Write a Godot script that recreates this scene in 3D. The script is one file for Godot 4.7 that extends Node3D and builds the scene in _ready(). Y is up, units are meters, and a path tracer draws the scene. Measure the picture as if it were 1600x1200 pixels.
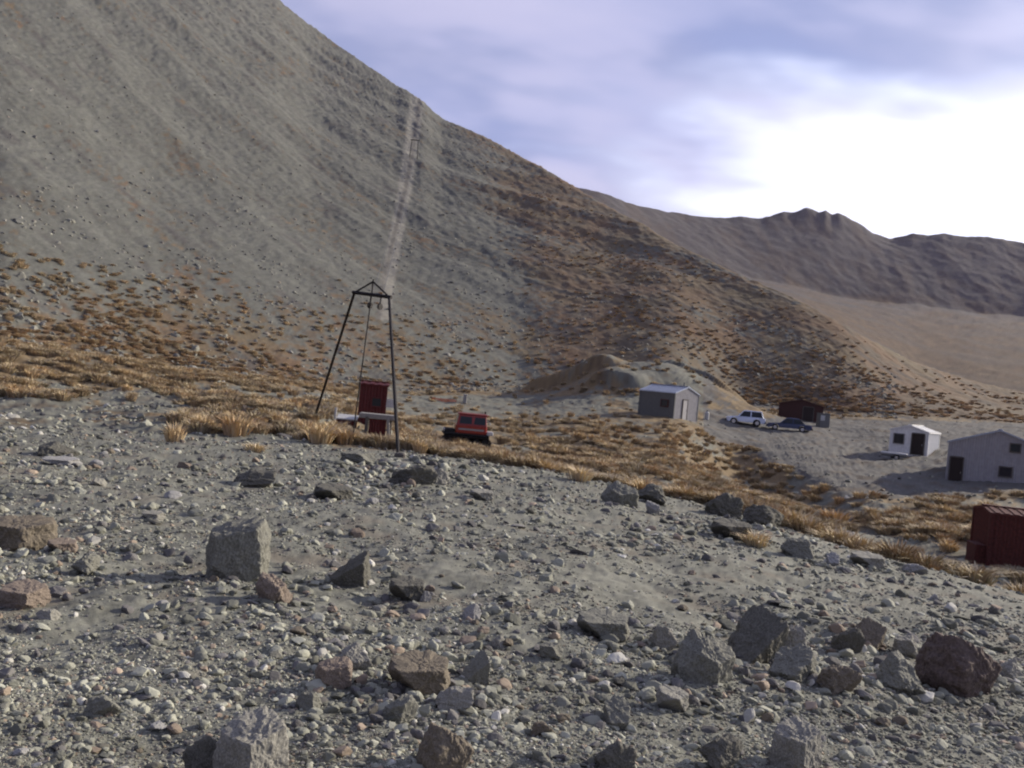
extends Node3D

# ---------------------------------------------------------------- frame of the photograph
const F := 1448.0                      # focal length in photo pixels (1600 x 1200)
const ROLL := 0.096                    # the phone was held a little crooked
var R := Basis(Vector3(0, 0, 1), ROLL)
var M := {}
var rng := RandomNumberGenerator.new()
var taken := {}

func w(u: float, y: float, d: float) -> Vector3:
	return R * Vector3((u - 800.0) / F * d, (600.0 - y) / F * d, -d)

# ---------------------------------------------------------------- helpers
func numbered(called: String) -> String:
	if not taken.has(called):
		taken[called] = 0
		return called
	taken[called] += 1
	return "%s_%03d" % [called, taken[called]]

func tag(o, label := "", category := "", group := "", kind := ""):
	if label: o.set_meta("label", label)
	if category: o.set_meta("category", category)
	if group: o.set_meta("group", group)
	if kind: o.set_meta("kind", kind)
	return o

func thing(called, label, category, at: Vector3, turn := 0.0, group := "") -> Node3D:
	var o := Node3D.new()
	o.name = numbered(called)
	add_child(o)
	o.position = at
	o.rotation.y = turn
	tag(o, label, category, group)
	return o

func part(called: String, mesh: Mesh, m: Material, parent: Node, at := Vector3.ZERO) -> MeshInstance3D:
	var o := MeshInstance3D.new()
	o.name = called
	o.mesh = mesh
	o.material_override = m
	parent.add_child(o, true)
	o.position = at
	return o

func ns() -> SurfaceTool:
	var st := SurfaceTool.new()
	st.begin(Mesh.PRIMITIVE_TRIANGLES)
	st.set_smooth_group(-1)
	return st

func done(st: SurfaceTool) -> ArrayMesh:
	st.generate_normals()
	return st.commit()

func tri(st, a, b, c):
	st.add_vertex(a); st.add_vertex(b); st.add_vertex(c)

func quad(st, a, b, c, d):             # a b c d clockwise seen from the front
	tri(st, a, b, c); tri(st, a, c, d)

func box(st, c: Vector3, s: Vector3, bs := Basis.IDENTITY, bev := 0.0):
	# bevelled box
	var h := s * 0.5
	var b: float = min(bev, min(h.x, min(h.y, h.z)) * 0.8)
	if b <= 0.0:
		var p := []
		for i in 8:
			p.append(c + bs * Vector3(h.x * (1 if i & 1 else -1), h.y * (1 if i & 2 else -1), h.z * (1 if i & 4 else -1)))
		quad(st, p[4], p[6], p[7], p[5]); quad(st, p[1], p[3], p[2], p[0])
		quad(st, p[5], p[7], p[3], p[1]); quad(st, p[0], p[2], p[6], p[4])
		quad(st, p[6], p[2], p[3], p[7]); quad(st, p[0], p[4], p[5], p[1])
		return
	var rings := []
	for k in 4:
		var yy: float = [-h.y, -h.y + b, h.y - b, h.y][k]
		var ins: float = b if (k == 0 or k == 3) else 0.0
		var ring := []
		var hx: float = h.x - ins
		var hz: float = h.z - ins
		for q in [[-hx + b, -hz], [hx - b, -hz], [hx, -hz + b], [hx, hz - b], [hx - b, hz], [-hx + b, hz], [-hx, hz - b], [-hx, -hz + b]]:
			ring.append(c + bs * Vector3(q[0], yy, q[1]))
		rings.append(ring)
	for k in 3:
		for i in 8:
			var j := (i + 1) % 8
			quad(st, rings[k][i], rings[k + 1][i], rings[k + 1][j], rings[k][j])
	for i in range(1, 7):
		tri(st, rings[3][0], rings[3][i + 1], rings[3][i])
		tri(st, rings[0][0], rings[0][i], rings[0][i + 1])

func bm(c: Vector3, s: Vector3, bev := 0.0, bs := Basis.IDENTITY) -> ArrayMesh:
	var st := ns()
	box(st, c, s, bs, bev)
	return done(st)

func tube(st, a: Vector3, b: Vector3, r0: float, r1: float, n := 8):
	var ax := (b - a).normalized()
	var e := ax.cross(Vector3.UP if absf(ax.y) < 0.9 else Vector3.RIGHT).normalized()
	var f := ax.cross(e)
	for i in n:
		var t0 := TAU * i / n
		var t1 := TAU * (i + 1) / n
		var v0 := e * cos(t0) + f * sin(t0)
		var v1 := e * cos(t1) + f * sin(t1)
		quad(st, a + v0 * r0, a + v1 * r0, b + v1 * r1, b + v0 * r1)
		tri(st, b, b + v0 * r1, b + v1 * r1)
		tri(st, a, a + v1 * r0, a + v0 * r0)

func tm(a, b, r0, r1 = -1.0, n := 8) -> ArrayMesh:
	var st := ns()
	tube(st, a, b, r0, r0 if r1 < 0 else r1, n)
	return done(st)

# ---------------------------------------------------------------- materials
func noise(freq: float, sd: int, oct := 4, type := FastNoiseLite.TYPE_SIMPLEX_SMOOTH) -> FastNoiseLite:
	var n := FastNoiseLite.new()
	n.noise_type = type
	n.seed = sd
	n.frequency = freq
	n.fractal_octaves = oct
	return n

func grey_tex(n: FastNoiseLite, lo: float, hi: float, size := 512, n2: FastNoiseLite = null, k2 := 0.0) -> Array:
	# seamless grey variation; returns [colour texture, normal texture]
	var im := n.get_seamless_image(size, size)
	im.convert(Image.FORMAT_L8)
	var im2: Image = null
	if n2: im2 = n2.get_seamless_image(size, size); im2.convert(Image.FORMAT_L8)
	var src := im.get_data()
	var b2: PackedByteArray = im2.get_data() if im2 else PackedByteArray()
	var data := PackedByteArray()
	data.resize(size * size)
	for i in size * size:
		var v := src[i] / 255.0
		if im2: v = v * (1.0 - k2) + b2[i] / 255.0 * k2
		data[i] = int(clampf(lerpf(lo, hi, v), 0, 1) * 255.0)
	var c := Image.create_from_data(size, size, false, Image.FORMAT_L8, data)
	c.convert(Image.FORMAT_RGB8)
	return [ImageTexture.create_from_image(c), c]

func normal_of(im: Image, strength: float) -> ImageTexture:
	var b := im.duplicate()
	b.convert(Image.FORMAT_RGBA8)
	b.bump_map_to_normal_map(strength)
	return ImageTexture.create_from_image(b)

func lin(r: float, g: float, b: float) -> Color:
	return Color(r, g, b).linear_to_srgb()

func mat(c: Color, rough := 0.9, metal := 0.0, tex: Texture2D = null, tscale := 1.0, nrm: Texture2D = null, nk := 1.0) -> StandardMaterial3D:
	var m := StandardMaterial3D.new()
	m.albedo_color = c
	m.roughness = rough
	m.metallic = metal
	m.metallic_specular = 0.35
	m.cull_mode = BaseMaterial3D.CULL_DISABLED
	if tex:
		m.albedo_texture = tex
		m.uv1_triplanar = true
		m.uv1_scale = Vector3.ONE * tscale
	if nrm:
		m.normal_enabled = true
		m.normal_texture = nrm
		m.normal_scale = nk
	return m

func make_materials():
	var g1 := grey_tex(noise(0.05, 11, 5), 0.62, 1.0, 512, noise(0.18, 12, 3), 0.5)
	var nt := normal_of(g1[1], 6.0)
	var rust := grey_tex(noise(0.02, 21, 5), 0.5, 1.0, 512, noise(0.15, 22, 3), 0.3)
	var g: StandardMaterial3D = mat(Color.WHITE, 0.95, 0, g1[0], 1.3, nt, 1.0)
	g.vertex_color_use_as_albedo = true
	g.uv1_world_triplanar = true
	M.gravel = g
	var v: StandardMaterial3D = mat(Color.WHITE, 0.95, 0, g1[0], 0.35, nt, 0.8)
	v.vertex_color_use_as_albedo = true
	v.uv1_world_triplanar = true
	M.valley = v
	var s: StandardMaterial3D = mat(Color.WHITE, 0.95, 0, g1[0], 0.06, nt, 0.9)
	s.vertex_color_use_as_albedo = true
	s.uv1_world_triplanar = true
	M.scree = s
	var fr: StandardMaterial3D = mat(Color.WHITE, 0.95, 0, g1[0], 0.012, nt, 1.0)
	fr.vertex_color_use_as_albedo = true
	fr.uv1_world_triplanar = true
	M.far = fr
	var st: StandardMaterial3D = mat(Color.WHITE, 0.9, 0)
	st.vertex_color_use_as_albedo = true
	M.stone = st
	var gr: StandardMaterial3D = mat(Color.WHITE, 0.9, 0)
	gr.vertex_color_use_as_albedo = true
	gr.backlight_enabled = true
	gr.backlight = Color(0.25, 0.2, 0.12)
	M.grass = gr
	var rk := grey_tex(noise(0.02, 31, 5), 0.32, 1.0, 512, noise(0.12, 32, 4), 0.45)
	var rkn := normal_of(rk[1], 7.0)
	var tones := {"grey": lin(.42, .415, .345), "dark": lin(.27, .26, .215), "pale": lin(.58, .56, .48), "brown": lin(.37, .315, .235), "pink": lin(.48, .39, .31), "white": lin(.68, .67, .64), "reddish": lin(.27, .205, .175)}
	for k in tones:
		var m: StandardMaterial3D = mat(tones[k], 0.9, 0, rk[0], 2.2, rkn, 1.2)
		M["rock_" + k] = m
	var sheet := grey_tex(noise(0.012, 41, 4), 0.84, 1.0, 512, noise(0.06, 42, 3), 0.25)
	M.steel_dark = mat(lin(.035, .03, .03), 0.6, 0.3, rust[0], 1.0)
	M.cable = mat(lin(.06, .06, .06), 0.6, 0.3)
	M.red_iron = mat(lin(.15, .022, .02), 0.6, 0.0, rust[0], 0.9)
	M.maroon = mat(lin(.10, .035, .028), 0.65, 0.0, rust[0], 0.6)
	M.rust_red = mat(lin(.14, .035, .028), 0.75, 0.0, rust[0], 0.7)
	M.red_paint = mat(lin(.42, .035, .022), 0.35, 0.0, rust[0], 1.2)
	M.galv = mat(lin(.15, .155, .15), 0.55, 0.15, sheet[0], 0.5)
	M.galv_roof = mat(lin(.42, .46, .55), 0.35, 0.35, sheet[0], 0.5)
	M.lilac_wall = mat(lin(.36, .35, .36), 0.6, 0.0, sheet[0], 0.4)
	M.white_iron = mat(lin(.86, .86, .84), 0.5, 0.0, sheet[0], 0.5)
	M.grey_paint = mat(lin(.3, .29, .28), 0.6, 0.0, sheet[0], 0.5)
	M.white_paint = mat(lin(.8, .8, .78), 0.5, 0.0, rust[0], 2.0)
	M.timber = mat(lin(.20, .18, .16), 0.9, 0.0, rust[0], 1.5)
	M.pale_timber = mat(lin(.42, .40, .37), 0.9, 0.0, rust[0], 1.5)
	M.dark_timber = mat(lin(.05, .035, .03), 0.8, 0.0, rust[0], 1.5)
	M.glass = mat(lin(.02, .025, .03), 0.08, 0.0)
	M.rubber = mat(lin(.018, .018, .018), 0.85, 0.0)
	M.track = mat(lin(.035, .03, .028), 0.8, 0.1, rust[0], 2.0)
	M.chrome = mat(lin(.5, .5, .5), 0.25, 0.8)
	M.car_silver = mat(lin(.62, .68, .80), 0.22, 0.35)
	M.car_blue = mat(lin(.035, .05, .11), 0.2, 0.2)
	M.lamp_clear = mat(lin(.7, .7, .7), 0.15, 0.0)
	M.lamp_red = mat(lin(.4, .02, .02), 0.2, 0.0)
	M.orange_net = mat(lin(.55, .10, .04), 0.7, 0.0)
	for k in ["car_silver", "car_blue", "red_paint"]:
		M[k].clearcoat_enabled = true
		M[k].clearcoat = 0.6
		M[k].clearcoat_roughness = 0.1

# ---------------------------------------------------------------- terrain
# Contours of the ground along each picture column: [depth, picture row]; depth in metres, taken from the size of what stands there.
const US := [-1200, -400, 0, 250, 500, 640, 800, 950, 1050, 1150, 1250, 1330, 1450, 1600, 2000, 2800]
const DE := [26, 27, 28, 29.5, 31, 30, 28.5, 27, 25.5, 24, 22, 19.5, 18, 16.5, 13, 10]
const CT := [
	[[32, 670], [32, 660], [32, 655], [32, 672], [33, 686], [36, 712], [35, 745], [34, 775], [32, 800], [34, 822], [32, 865], [30, 890], [26, 925], [24, 960], [22, 990], [20, 1010]],
	[[40, 645], [38, 645], [38, 640], [39, 645], [39, 652], [48, 692], [48, 718], [46, 735], [44, 755], [50, 785], [44, 820], [38, 845], [32, 905], [30, 930], [28, 960], [26, 990]],
	[[50, 612], [48, 612], [46, 612], [54, 612], [60, 634], [64, 672], [64, 696], [60, 705], [58, 720], [71, 754], [58, 790], [50, 816], [38, 866], [36, 884], [34, 905], [34, 905]],
	[[58, 510], [58, 520], [60, 535], [66, 575], [78, 606], [85, 640], [80, 668], [78, 665], [80, 660], [86, 690], [66, 735], [55, 772], [55, 776], [58, 768], [58, 775], [58, 775]],
	[[64, 512], [66, 525], [68, 541], [76, 582], [88, 609], [100, 622], [110, 628], [100, 632], [95, 648], [105, 662], [100, 672], [95, 688], [80, 706], [85, 698], [85, 705], [85, 710]],
	[[72, 490], [78, 510], [82, 531], [95, 572], [108, 600], [118, 608], [132, 606], [135, 596], [125, 618], [140, 636], [140, 642], [135, 646], [130, 652], [130, 662], [130, 668], [130, 672]],
	[[140, 40], [150, 100], [150, 190], [175, 270], [195, 345], [195, 392], [185, 440], [175, 470], [160, 508], [162, 535], [158, 555], [152, 584], [155, 612], [160, 640], [200, 652], [200, 655]],
	[[300, -500], [420, -420], [500, -250], [520, -125], [500, 48], [400, 140], [330, 235], [258, 318], [218, 375], [195, 420], [180, 465], [172, 510], [180, 570], [195, 612], [260, 640], [260, 645]],
	[[380, -350], [520, -280], [620, -120], [640, 0], [620, 110], [520, 210], [420, 285], [330, 355], [290, 412], [270, 452], [255, 495], [250, 545], [255, 600], [265, 630], [320, 642], [320, 645]],
	[[900, 200], [900, 200], [900, 200], [900, 220], [900, 260], [800, 310], [800, 335], [700, 380], [650, 425], [600, 452], [550, 480], [500, 522], [400, 612], [420, 616], [420, 622], [420, 630]],
	[[800, 330], [900, 330], [1100, 330], [1200, 330], [1200, 335], [1200, 340], [1200, 345], [1180, 372], [1280, 405], [1320, 432], [1350, 452], [1350, 468], [1350, 482], [1340, 498], [1150, 525], [850, 550]],
	[[900, 330], [1100, 330], [1300, 330], [1400, 330], [1400, 335], [1400, 330], [1400, 300], [1400, 306], [1500, 331], [1550, 339], [1600, 322], [1600, 340], [1600, 362], [1600, 378], [1400, 420], [1000, 470]],
	[[1200, 560], [1500, 560], [1800, 560], [2000, 560], [2000, 560], [2000, 560], [2000, 560], [2000, 560], [2000, 560], [2000, 560], [2000, 560], [2000, 560], [2000, 560], [2000, 570], [1700, 580], [1300, 590]]]
const SKY8 := [[-1200, -500], [0, -250], [250, -125], [430, -6], [480, 36], [550, 84], [563, 94], [620, 133], [634, 139], [645, 147], [662, 156], [676, 171], [690, 183], [740, 205], [800, 234], [850, 260], [900, 290], [950, 319], [1000, 345], [1060, 380], [1150, 420], [1250, 463], [1310, 496], [1360, 526], [1430, 562], [1520, 594], [1600, 612], [1750, 630], [2000, 640], [2800, 645]]
const SKY12 := [[-1200, 330], [640, 330], [800, 300], [880, 288], [910, 292], [935, 297], [975, 312], [1000, 321], [1050, 329], [1100, 337], [1135, 338], [1160, 335], [1190, 338], [1225, 327], [1240, 328], [1258, 321], [1270, 323], [1281, 329], [1290, 325], [1300, 332], [1311, 329], [1325, 337], [1345, 348], [1365, 362], [1390, 370], [1410, 366], [1425, 362], [1450, 364], [1475, 361], [1500, 366], [1530, 366], [1560, 369], [1600, 377], [1700, 392], [2000, 420], [2800, 470]]
const NC := 14
const U0 := -1200.0
const UN := 801
var c_inv := []                        # 14 arrays over u of 1/depth
var c_y := []
var crag := PackedFloat32Array()       # small teeth of the far skyline, in picture rows
var n_a: FastNoiseLite
var n_b: FastNoiseLite
var n_c: FastNoiseLite
var n_r: FastNoiseLite
var n_s: FastNoiseLite

func pl(a: Array, u: float) -> float:
	if u <= a[0][0]: return a[0][1]
	for i in range(1, a.size()):
		if u <= a[i][0]:
			return lerpf(a[i - 1][1], a[i][1], (u - a[i - 1][0]) / float(a[i][0] - a[i - 1][0]))
	return a[-1][1]

func h_near(x: float, d: float) -> float:
	return -1.6 - 0.03 * d - (0.13 * x + 0.06 * (sqrt(x * x + 4.0) - 2.0))

func blur(a: PackedFloat32Array, r: int, times: int) -> PackedFloat32Array:
	for t in times:
		var b := PackedFloat32Array()
		b.resize(a.size())
		for i in a.size():
			var s := 0.0
			for k in range(-r, r + 1):
				s += a[clampi(i + k, 0, a.size() - 1)]
			b[i] = s / (2 * r + 1)
		a = b
	return a

func make_contours():
	n_a = noise(1.0, 101, 4)
	n_b = noise(1.0, 102, 5)
	n_c = noise(1.0, 103, 3)
	n_r = noise(1.0, 104, 2)
	n_r.fractal_type = FastNoiseLite.FRACTAL_RIDGED
	n_s = noise(1.0, 105, 2)
	for c in NC:
		var iv := PackedFloat32Array()
		var yv := PackedFloat32Array()
		for i in UN:
			var u := U0 + 5.0 * i
			var j := 0
			while j < US.size() - 2 and u > US[j + 1]: j += 1
			var t := clampf((u - US[j]) / float(US[j + 1] - US[j]), 0, 1)
			if c == 0:
				iv.append(1.0 / lerpf(DE[j], DE[j + 1], t))
				yv.append(0.0)
			else:
				iv.append(lerpf(1.0 / CT[c - 1][j][0], 1.0 / CT[c - 1][j + 1][0], t))
				yv.append(lerpf(CT[c - 1][j][1], CT[c - 1][j + 1][1], t))
		iv = blur(iv, 3, 2)
		if c == 0:
			for i in UN:
				var d := 1.0 / iv[i]
				yv[i] = 600.0 - F * h_near((U0 + 5.0 * i - 800.0) / F * d, d) / d
		elif c == 8:
			for i in UN: yv[i] = pl(SKY8, U0 + 5.0 * i)
		elif c == 12:
			for i in UN: yv[i] = pl(SKY12, U0 + 5.0 * i)
			crag = yv.duplicate()
			yv = blur(yv, 9, 2)
			for i in UN: crag[i] = yv[i] - crag[i]
		else:
			yv = blur(yv, 3, 2)
		c_inv.append(iv)
		c_y.append(yv)

var q_inv := PackedFloat32Array()
var q_y := PackedFloat32Array()
func column(u: float):
	if q_inv.size() != NC:
		q_inv.resize(NC); q_y.resize(NC)
	var f := clampf((u - U0) / 5.0, 0, UN - 1.001)
	var i := int(f)
	var t := f - i
	for c in NC:
		q_inv[c] = lerpf(c_inv[c][i], c_inv[c][i + 1], t)
		q_y[c] = lerpf(c_y[c][i], c_y[c][i + 1], t)

func raw_row(k: float, iv: float) -> float:
	if iv >= q_inv[0]:
		var d := 1.0 / iv
		return 600.0 - F * h_near(k * d, d) * iv
	for c in range(1, NC):
		if iv >= q_inv[c]:
			return lerpf(q_y[c - 1], q_y[c], (q_inv[c - 1] - iv) / (q_inv[c - 1] - q_inv[c]))
	return q_y[NC - 1]

func seg_bump(x: float, d: float, a: Vector2, b: Vector2, hh: float, steep: float, gentle: float) -> float:
	# a bank: steep on the side towards the camera, gentle behind
	var ab := b - a
	var L := ab.length()
	var e := ab / L
	var p := Vector2(x, d) - a
	var t := p.dot(e) / L
	if t < -0.1 or t > 1.1: return 0.0
	var q := p.dot(Vector2(-e.y, e.x))       # positive = behind
	var s: float = smoothstep(-steep, 0.0, q) if q < 0 else 1.0 - smoothstep(0.0, gentle, q)
	return hh * s * smoothstep(-0.1, 0.2, t) * (1.0 - smoothstep(0.8, 1.1, t))

# height in the camera's frame at picture column u (column() already called) and depth d
func height(u: float, d: float) -> float:
	var k := (u - 800.0) / F
	var iv := 1.0 / d
	var x := k * d
	var y: float
	if iv > q_inv[0] * 1.2:
		y = raw_row(k, iv)
	else:
		var e := 0.07 if d < 40.0 else lerpf(0.03, 0.008, smoothstep(150.0, 500.0, d))
		y = (raw_row(k, iv) * 2.0 + raw_row(k, iv * (1.0 - e * 0.5)) + raw_row(k, iv * (1.0 + e * 0.5)) + raw_row(k, iv * (1.0 - e)) + raw_row(k, iv * (1.0 + e))) / 6.0
	var h := (600.0 - y) * iv * 0 + (600.0 - y) / F * d
	# how far we are into each zone
	var wv := smoothstep(q_inv[0] * 1.05, q_inv[1], iv)
	var wm := smoothstep(q_inv[6] * 1.05, q_inv[6] * 0.7, iv)
	var wf := smoothstep(q_inv[9], q_inv[10], iv)
	if wm < 1.0:
		h += (1.0 - wm) * (0.05 * n_a.get_noise_2d(x * 0.45, d * 0.45) + 0.03 * n_b.get_noise_2d(x * 2.4, d * 2.4))
		h += (1.0 - wm) * wv * (0.35 * n_b.get_noise_2d(x * 0.12, d * 0.12) + 0.12 * n_c.get_noise_2d(x * 0.8, d * 0.8))
	if wv < 1.0 and d > 1.0:
		h += (1.0 - wv) * 0.10 * n_c.get_noise_2d(x * 0.35 + 7.0, d * 0.22)
	if d > 60.0 and d < 200.0:
		var gx := (x - 19.0) / 11.0
		var gd := (d - 118.0) / 11.0
		h += 4.3 * exp(-gx * gx * gx * gx * 0.6 - gx * gx * 0.4 - gd * gd) * (1.0 + 0.08 * n_a.get_noise_2d(x * 0.12, d * 0.12))
		h += seg_bump(x, d, Vector2(1.5, 125), Vector2(13.0, 118), 1.7, 1.3, 7.0)
		h += seg_bump(x, d, Vector2(9.0, 112), Vector2(15.0, 107), 1.2, 1.0, 6.0)
		h += seg_bump(x, d, Vector2(16.0, 125), Vector2(29.0, 116), 1.0, 1.0, 6.0)
	if wm > 0.0 and wf < 1.0:
		var s := x * 0.66 + d * 0.75
		var v := -0.75 * x + 0.66 * d
		var edge := smoothstep(0.0, 0.12, absf(iv - q_inv[8]) / q_inv[8])
		var am := wm * (1.0 - wf) * d * lerpf(0.3, 1.0, edge)
		h += am * 0.0042 * (n_r.get_noise_2d(s * 0.018, v * 0.0035) - 0.2)
		h += am * 0.003 * n_b.get_noise_2d(s * 0.06, v * 0.03)
		h += wm * (1.0 - wf) * d * 0.0016 * n_a.get_noise_2d(x * 0.30, d * 0.30)
	if wf > 0.0:
		var e2 := smoothstep(0.0, 0.1, absf(iv - q_inv[12]) / q_inv[12])
		h += wf * d * 0.0022 * lerpf(0.3, 1.0, e2) * n_r.get_noise_2d(x * 0.0045 + 3.0, d * 0.0028)
		var ci := clampf((u - U0) / 5.0, 0, UN - 1.001)
		var tooth := lerpf(crag[int(ci)], crag[int(ci) + 1], ci - int(ci))
		h += tooth / F * d * maxf(0.0, 1.0 - absf(iv / q_inv[12] - 1.0) / 0.05)
		h += wf * d * 0.0014 * n_a.get_noise_2d(x * 0.03, d * 0.03)
	return h

func on_ground(x: float, d: float) -> Vector3:      # camera-frame x and depth -> world point on the ground
	var u := x / d * F + 800.0
	column(u)
	return R * Vector3(x, height(u, d), -d)

func hit(u: float, y: float, from := 3.0) -> float: # depth at which the picture ray meets the ground
	column(u)
	var d := from
	var last := from
	while d < 1200.0:
		if 600.0 - F * height(u, d) / d <= y:
			for i in 12:
				var m := (last + d) * 0.5
				if 600.0 - F * height(u, m) / m <= y: d = m
				else: last = m
			return d
		last = d
		d *= 1.02
	return d

func at_px(u: float, y: float, from := 3.0) -> Vector3:
	var d := hit(u, y, from)
	column(u)
	return R * Vector3((u - 800.0) / F * d, height(u, d), -d)

func at_depth(u: float, d: float) -> Vector3:
	column(u)
	return R * Vector3((u - 800.0) / F * d, height(u, d), -d)

func mixc(a: Color, b: Color, t: float) -> Color:
	return a.lerp(b, clampf(t, 0, 1))

const GRAVEL := Color(.248, .25, .208)
const SCREE := Color(.172, .174, .150)
const TAN := Color(.29, .215, .12)
const RUST := Color(.25, .145, .075)
const DARKROCK := Color(.12, .112, .105)

# matter on the ground: gravel, scree, dry grass, bare rock (linear base colours)
func matter(zone: int, u: float, y: float, x: float, d: float) -> Color:
	var n1 := n_a.get_noise_2d(x * 0.5 + 40, d * 0.5)
	var n2 := n_b.get_noise_2d(x * 3.1, d * 3.1)
	if zone == 0:
		var c := GRAVEL * (1.0 + 0.45 * n2 + 0.15 * n1 + 0.35 * n_a.get_noise_2d(x * 9.0, d * 9.0))
		c = mixc(c, Color(.25, .21, .16), 0.5 * smoothstep(0.15, 0.5, n_c.get_noise_2d(x * 0.7, d * 0.7 + 9)))
		return c
	if zone == 1:
		var c := GRAVEL * 0.92 * (1.0 + 0.25 * n2)
		var p := n_b.get_noise_2d(x * 0.13 + 5, d * 0.13) + 0.55 * n_c.get_noise_2d(x * 0.9, d * 0.9)
		var g := 0.8
		if u < 520: g = 0.1 + 0.9 * smoothstep(625.0 - 0.0 * u, 590.0 + 0.03 * u, y)
		if u > 1100:
			if 1.0 / d < q_inv[4] * 1.02:
				g = -0.7
				c = Color(.165, .16, .148) * (1.0 + 0.25 * n2 + 0.2 * n1)
			elif 1.0 / d < q_inv[3]: g = 0.7
			else: g = lerpf(0.75, 0.1, smoothstep(1270.0, 1400.0, u))
		if d > 96.0 and y < 640 and absf(u - 1050.0) < 150.0: g = lerpf(0.75, -0.5, smoothstep(1.1, 0.7, Vector2((u - 1042.0) / 78.0, (y - 604.0) / 52.0).length()))
		if u > 560 and u < 950 and y > 618 and y < 648 and d > 75.0: g = 0.05
		if u > 1150 and y < 652.0 + 0.02 * (u - 1150.0) and d > 105.0: g = 0.75
		var t := smoothstep(0.12, -0.25, p - (g - 0.5) * 0.9)
		c = mixc(c, TAN * (1.0 + 0.25 * n2), t)
		c = mixc(c, Color(.14, .10, .065), 0.6 * smoothstep(0.1, 0.45, n_a.get_noise_2d(x * 0.35, d * 0.35 + 77)))
		return c
	var s := x * 0.66 + d * 0.75
	var v := -0.75 * x + 0.66 * d
	if zone == 2:
		var st1 := n_b.get_noise_2d(s * 0.05, v * 0.016)
		var st2 := n_a.get_noise_2d(s * 0.2 + 9, v * 0.09)
		var sp := n_c.get_noise_2d(x * 0.6, d * 0.45)
		var c := SCREE * (1.0 + 0.22 * st1 + 0.15 * st2 + 0.26 * sp)
		var right: float = smoothstep(-50.0, 130.0, u - (700.0 + (y - 200.0) * 0.28))
		var low := smoothstep(330.0, 560.0, y) * (1.0 - smoothstep(180.0, 560.0, u))
		var mid := smoothstep(380.0, 540.0, y) * 0.5
		
		var veg: float = max(right * (0.74 + 0.3 * smoothstep(1150.0, 1350.0, u)), max(low * 0.72, mid))
		veg = max(veg, 0.16)
		var t := smoothstep(0.25, -0.30, st1 * 0.8 + st2 * 0.5 + sp * 0.7 - (veg - 0.5) * 1.7)
		var vc := mixc(mixc(RUST, TAN * 0.8, 0.5 + 1.2 * n_c.get_noise_2d(x * 0.05, d * 0.05)), Color(.17, .125, .085), smoothstep(0.0, 0.5, n_a.get_noise_2d(x * 0.11, d * 0.11 + 30)))
		c = mixc(c, vc, t * 0.75)
		c = mixc(c, DARKROCK, 0.75 * smoothstep(0.28, 0.55, n_a.get_noise_2d(s * 0.12 + 60, v * 0.04)))
		# scraped strip under the lift
		var lc: float = pl([[140, 655], [165, 651], [300, 632], [450, 604], [600, 590]], y)
		if y > 150 and y < 500:
			var o := u - lc
			var wdt := 11.0
			c = mixc(c, Color(.33, .315, .27) * (1.0 + 0.15 * sp), (1.0 - smoothstep(wdt - 3, wdt + 2, absf(o))) * 0.85)
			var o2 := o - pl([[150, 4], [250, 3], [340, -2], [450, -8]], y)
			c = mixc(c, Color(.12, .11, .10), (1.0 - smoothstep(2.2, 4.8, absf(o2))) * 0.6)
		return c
	var m1 := n_b.get_noise_2d(x * 0.012, d * 0.012)
	var m2 := n_a.get_noise_2d(x * 0.06, d * 0.06)
	var lowf := smoothstep(-25.0, 45.0, y - pl([[900, 350], [1050, 405], [1250, 452], [1600, 498]], u) + m1 * 60.0)
	var c := mixc(Color(.10, .09, .088) * (1.0 + 0.3 * m2), Color(.115, .07, .036) * (1.0 + 0.5 * m2), lowf)
	return mixc(c, Color(.10, .075, .06), 0.7 * smoothstep(0.0, 0.35, n_c.get_noise_2d(x * 0.02, d * 0.008)))

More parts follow.
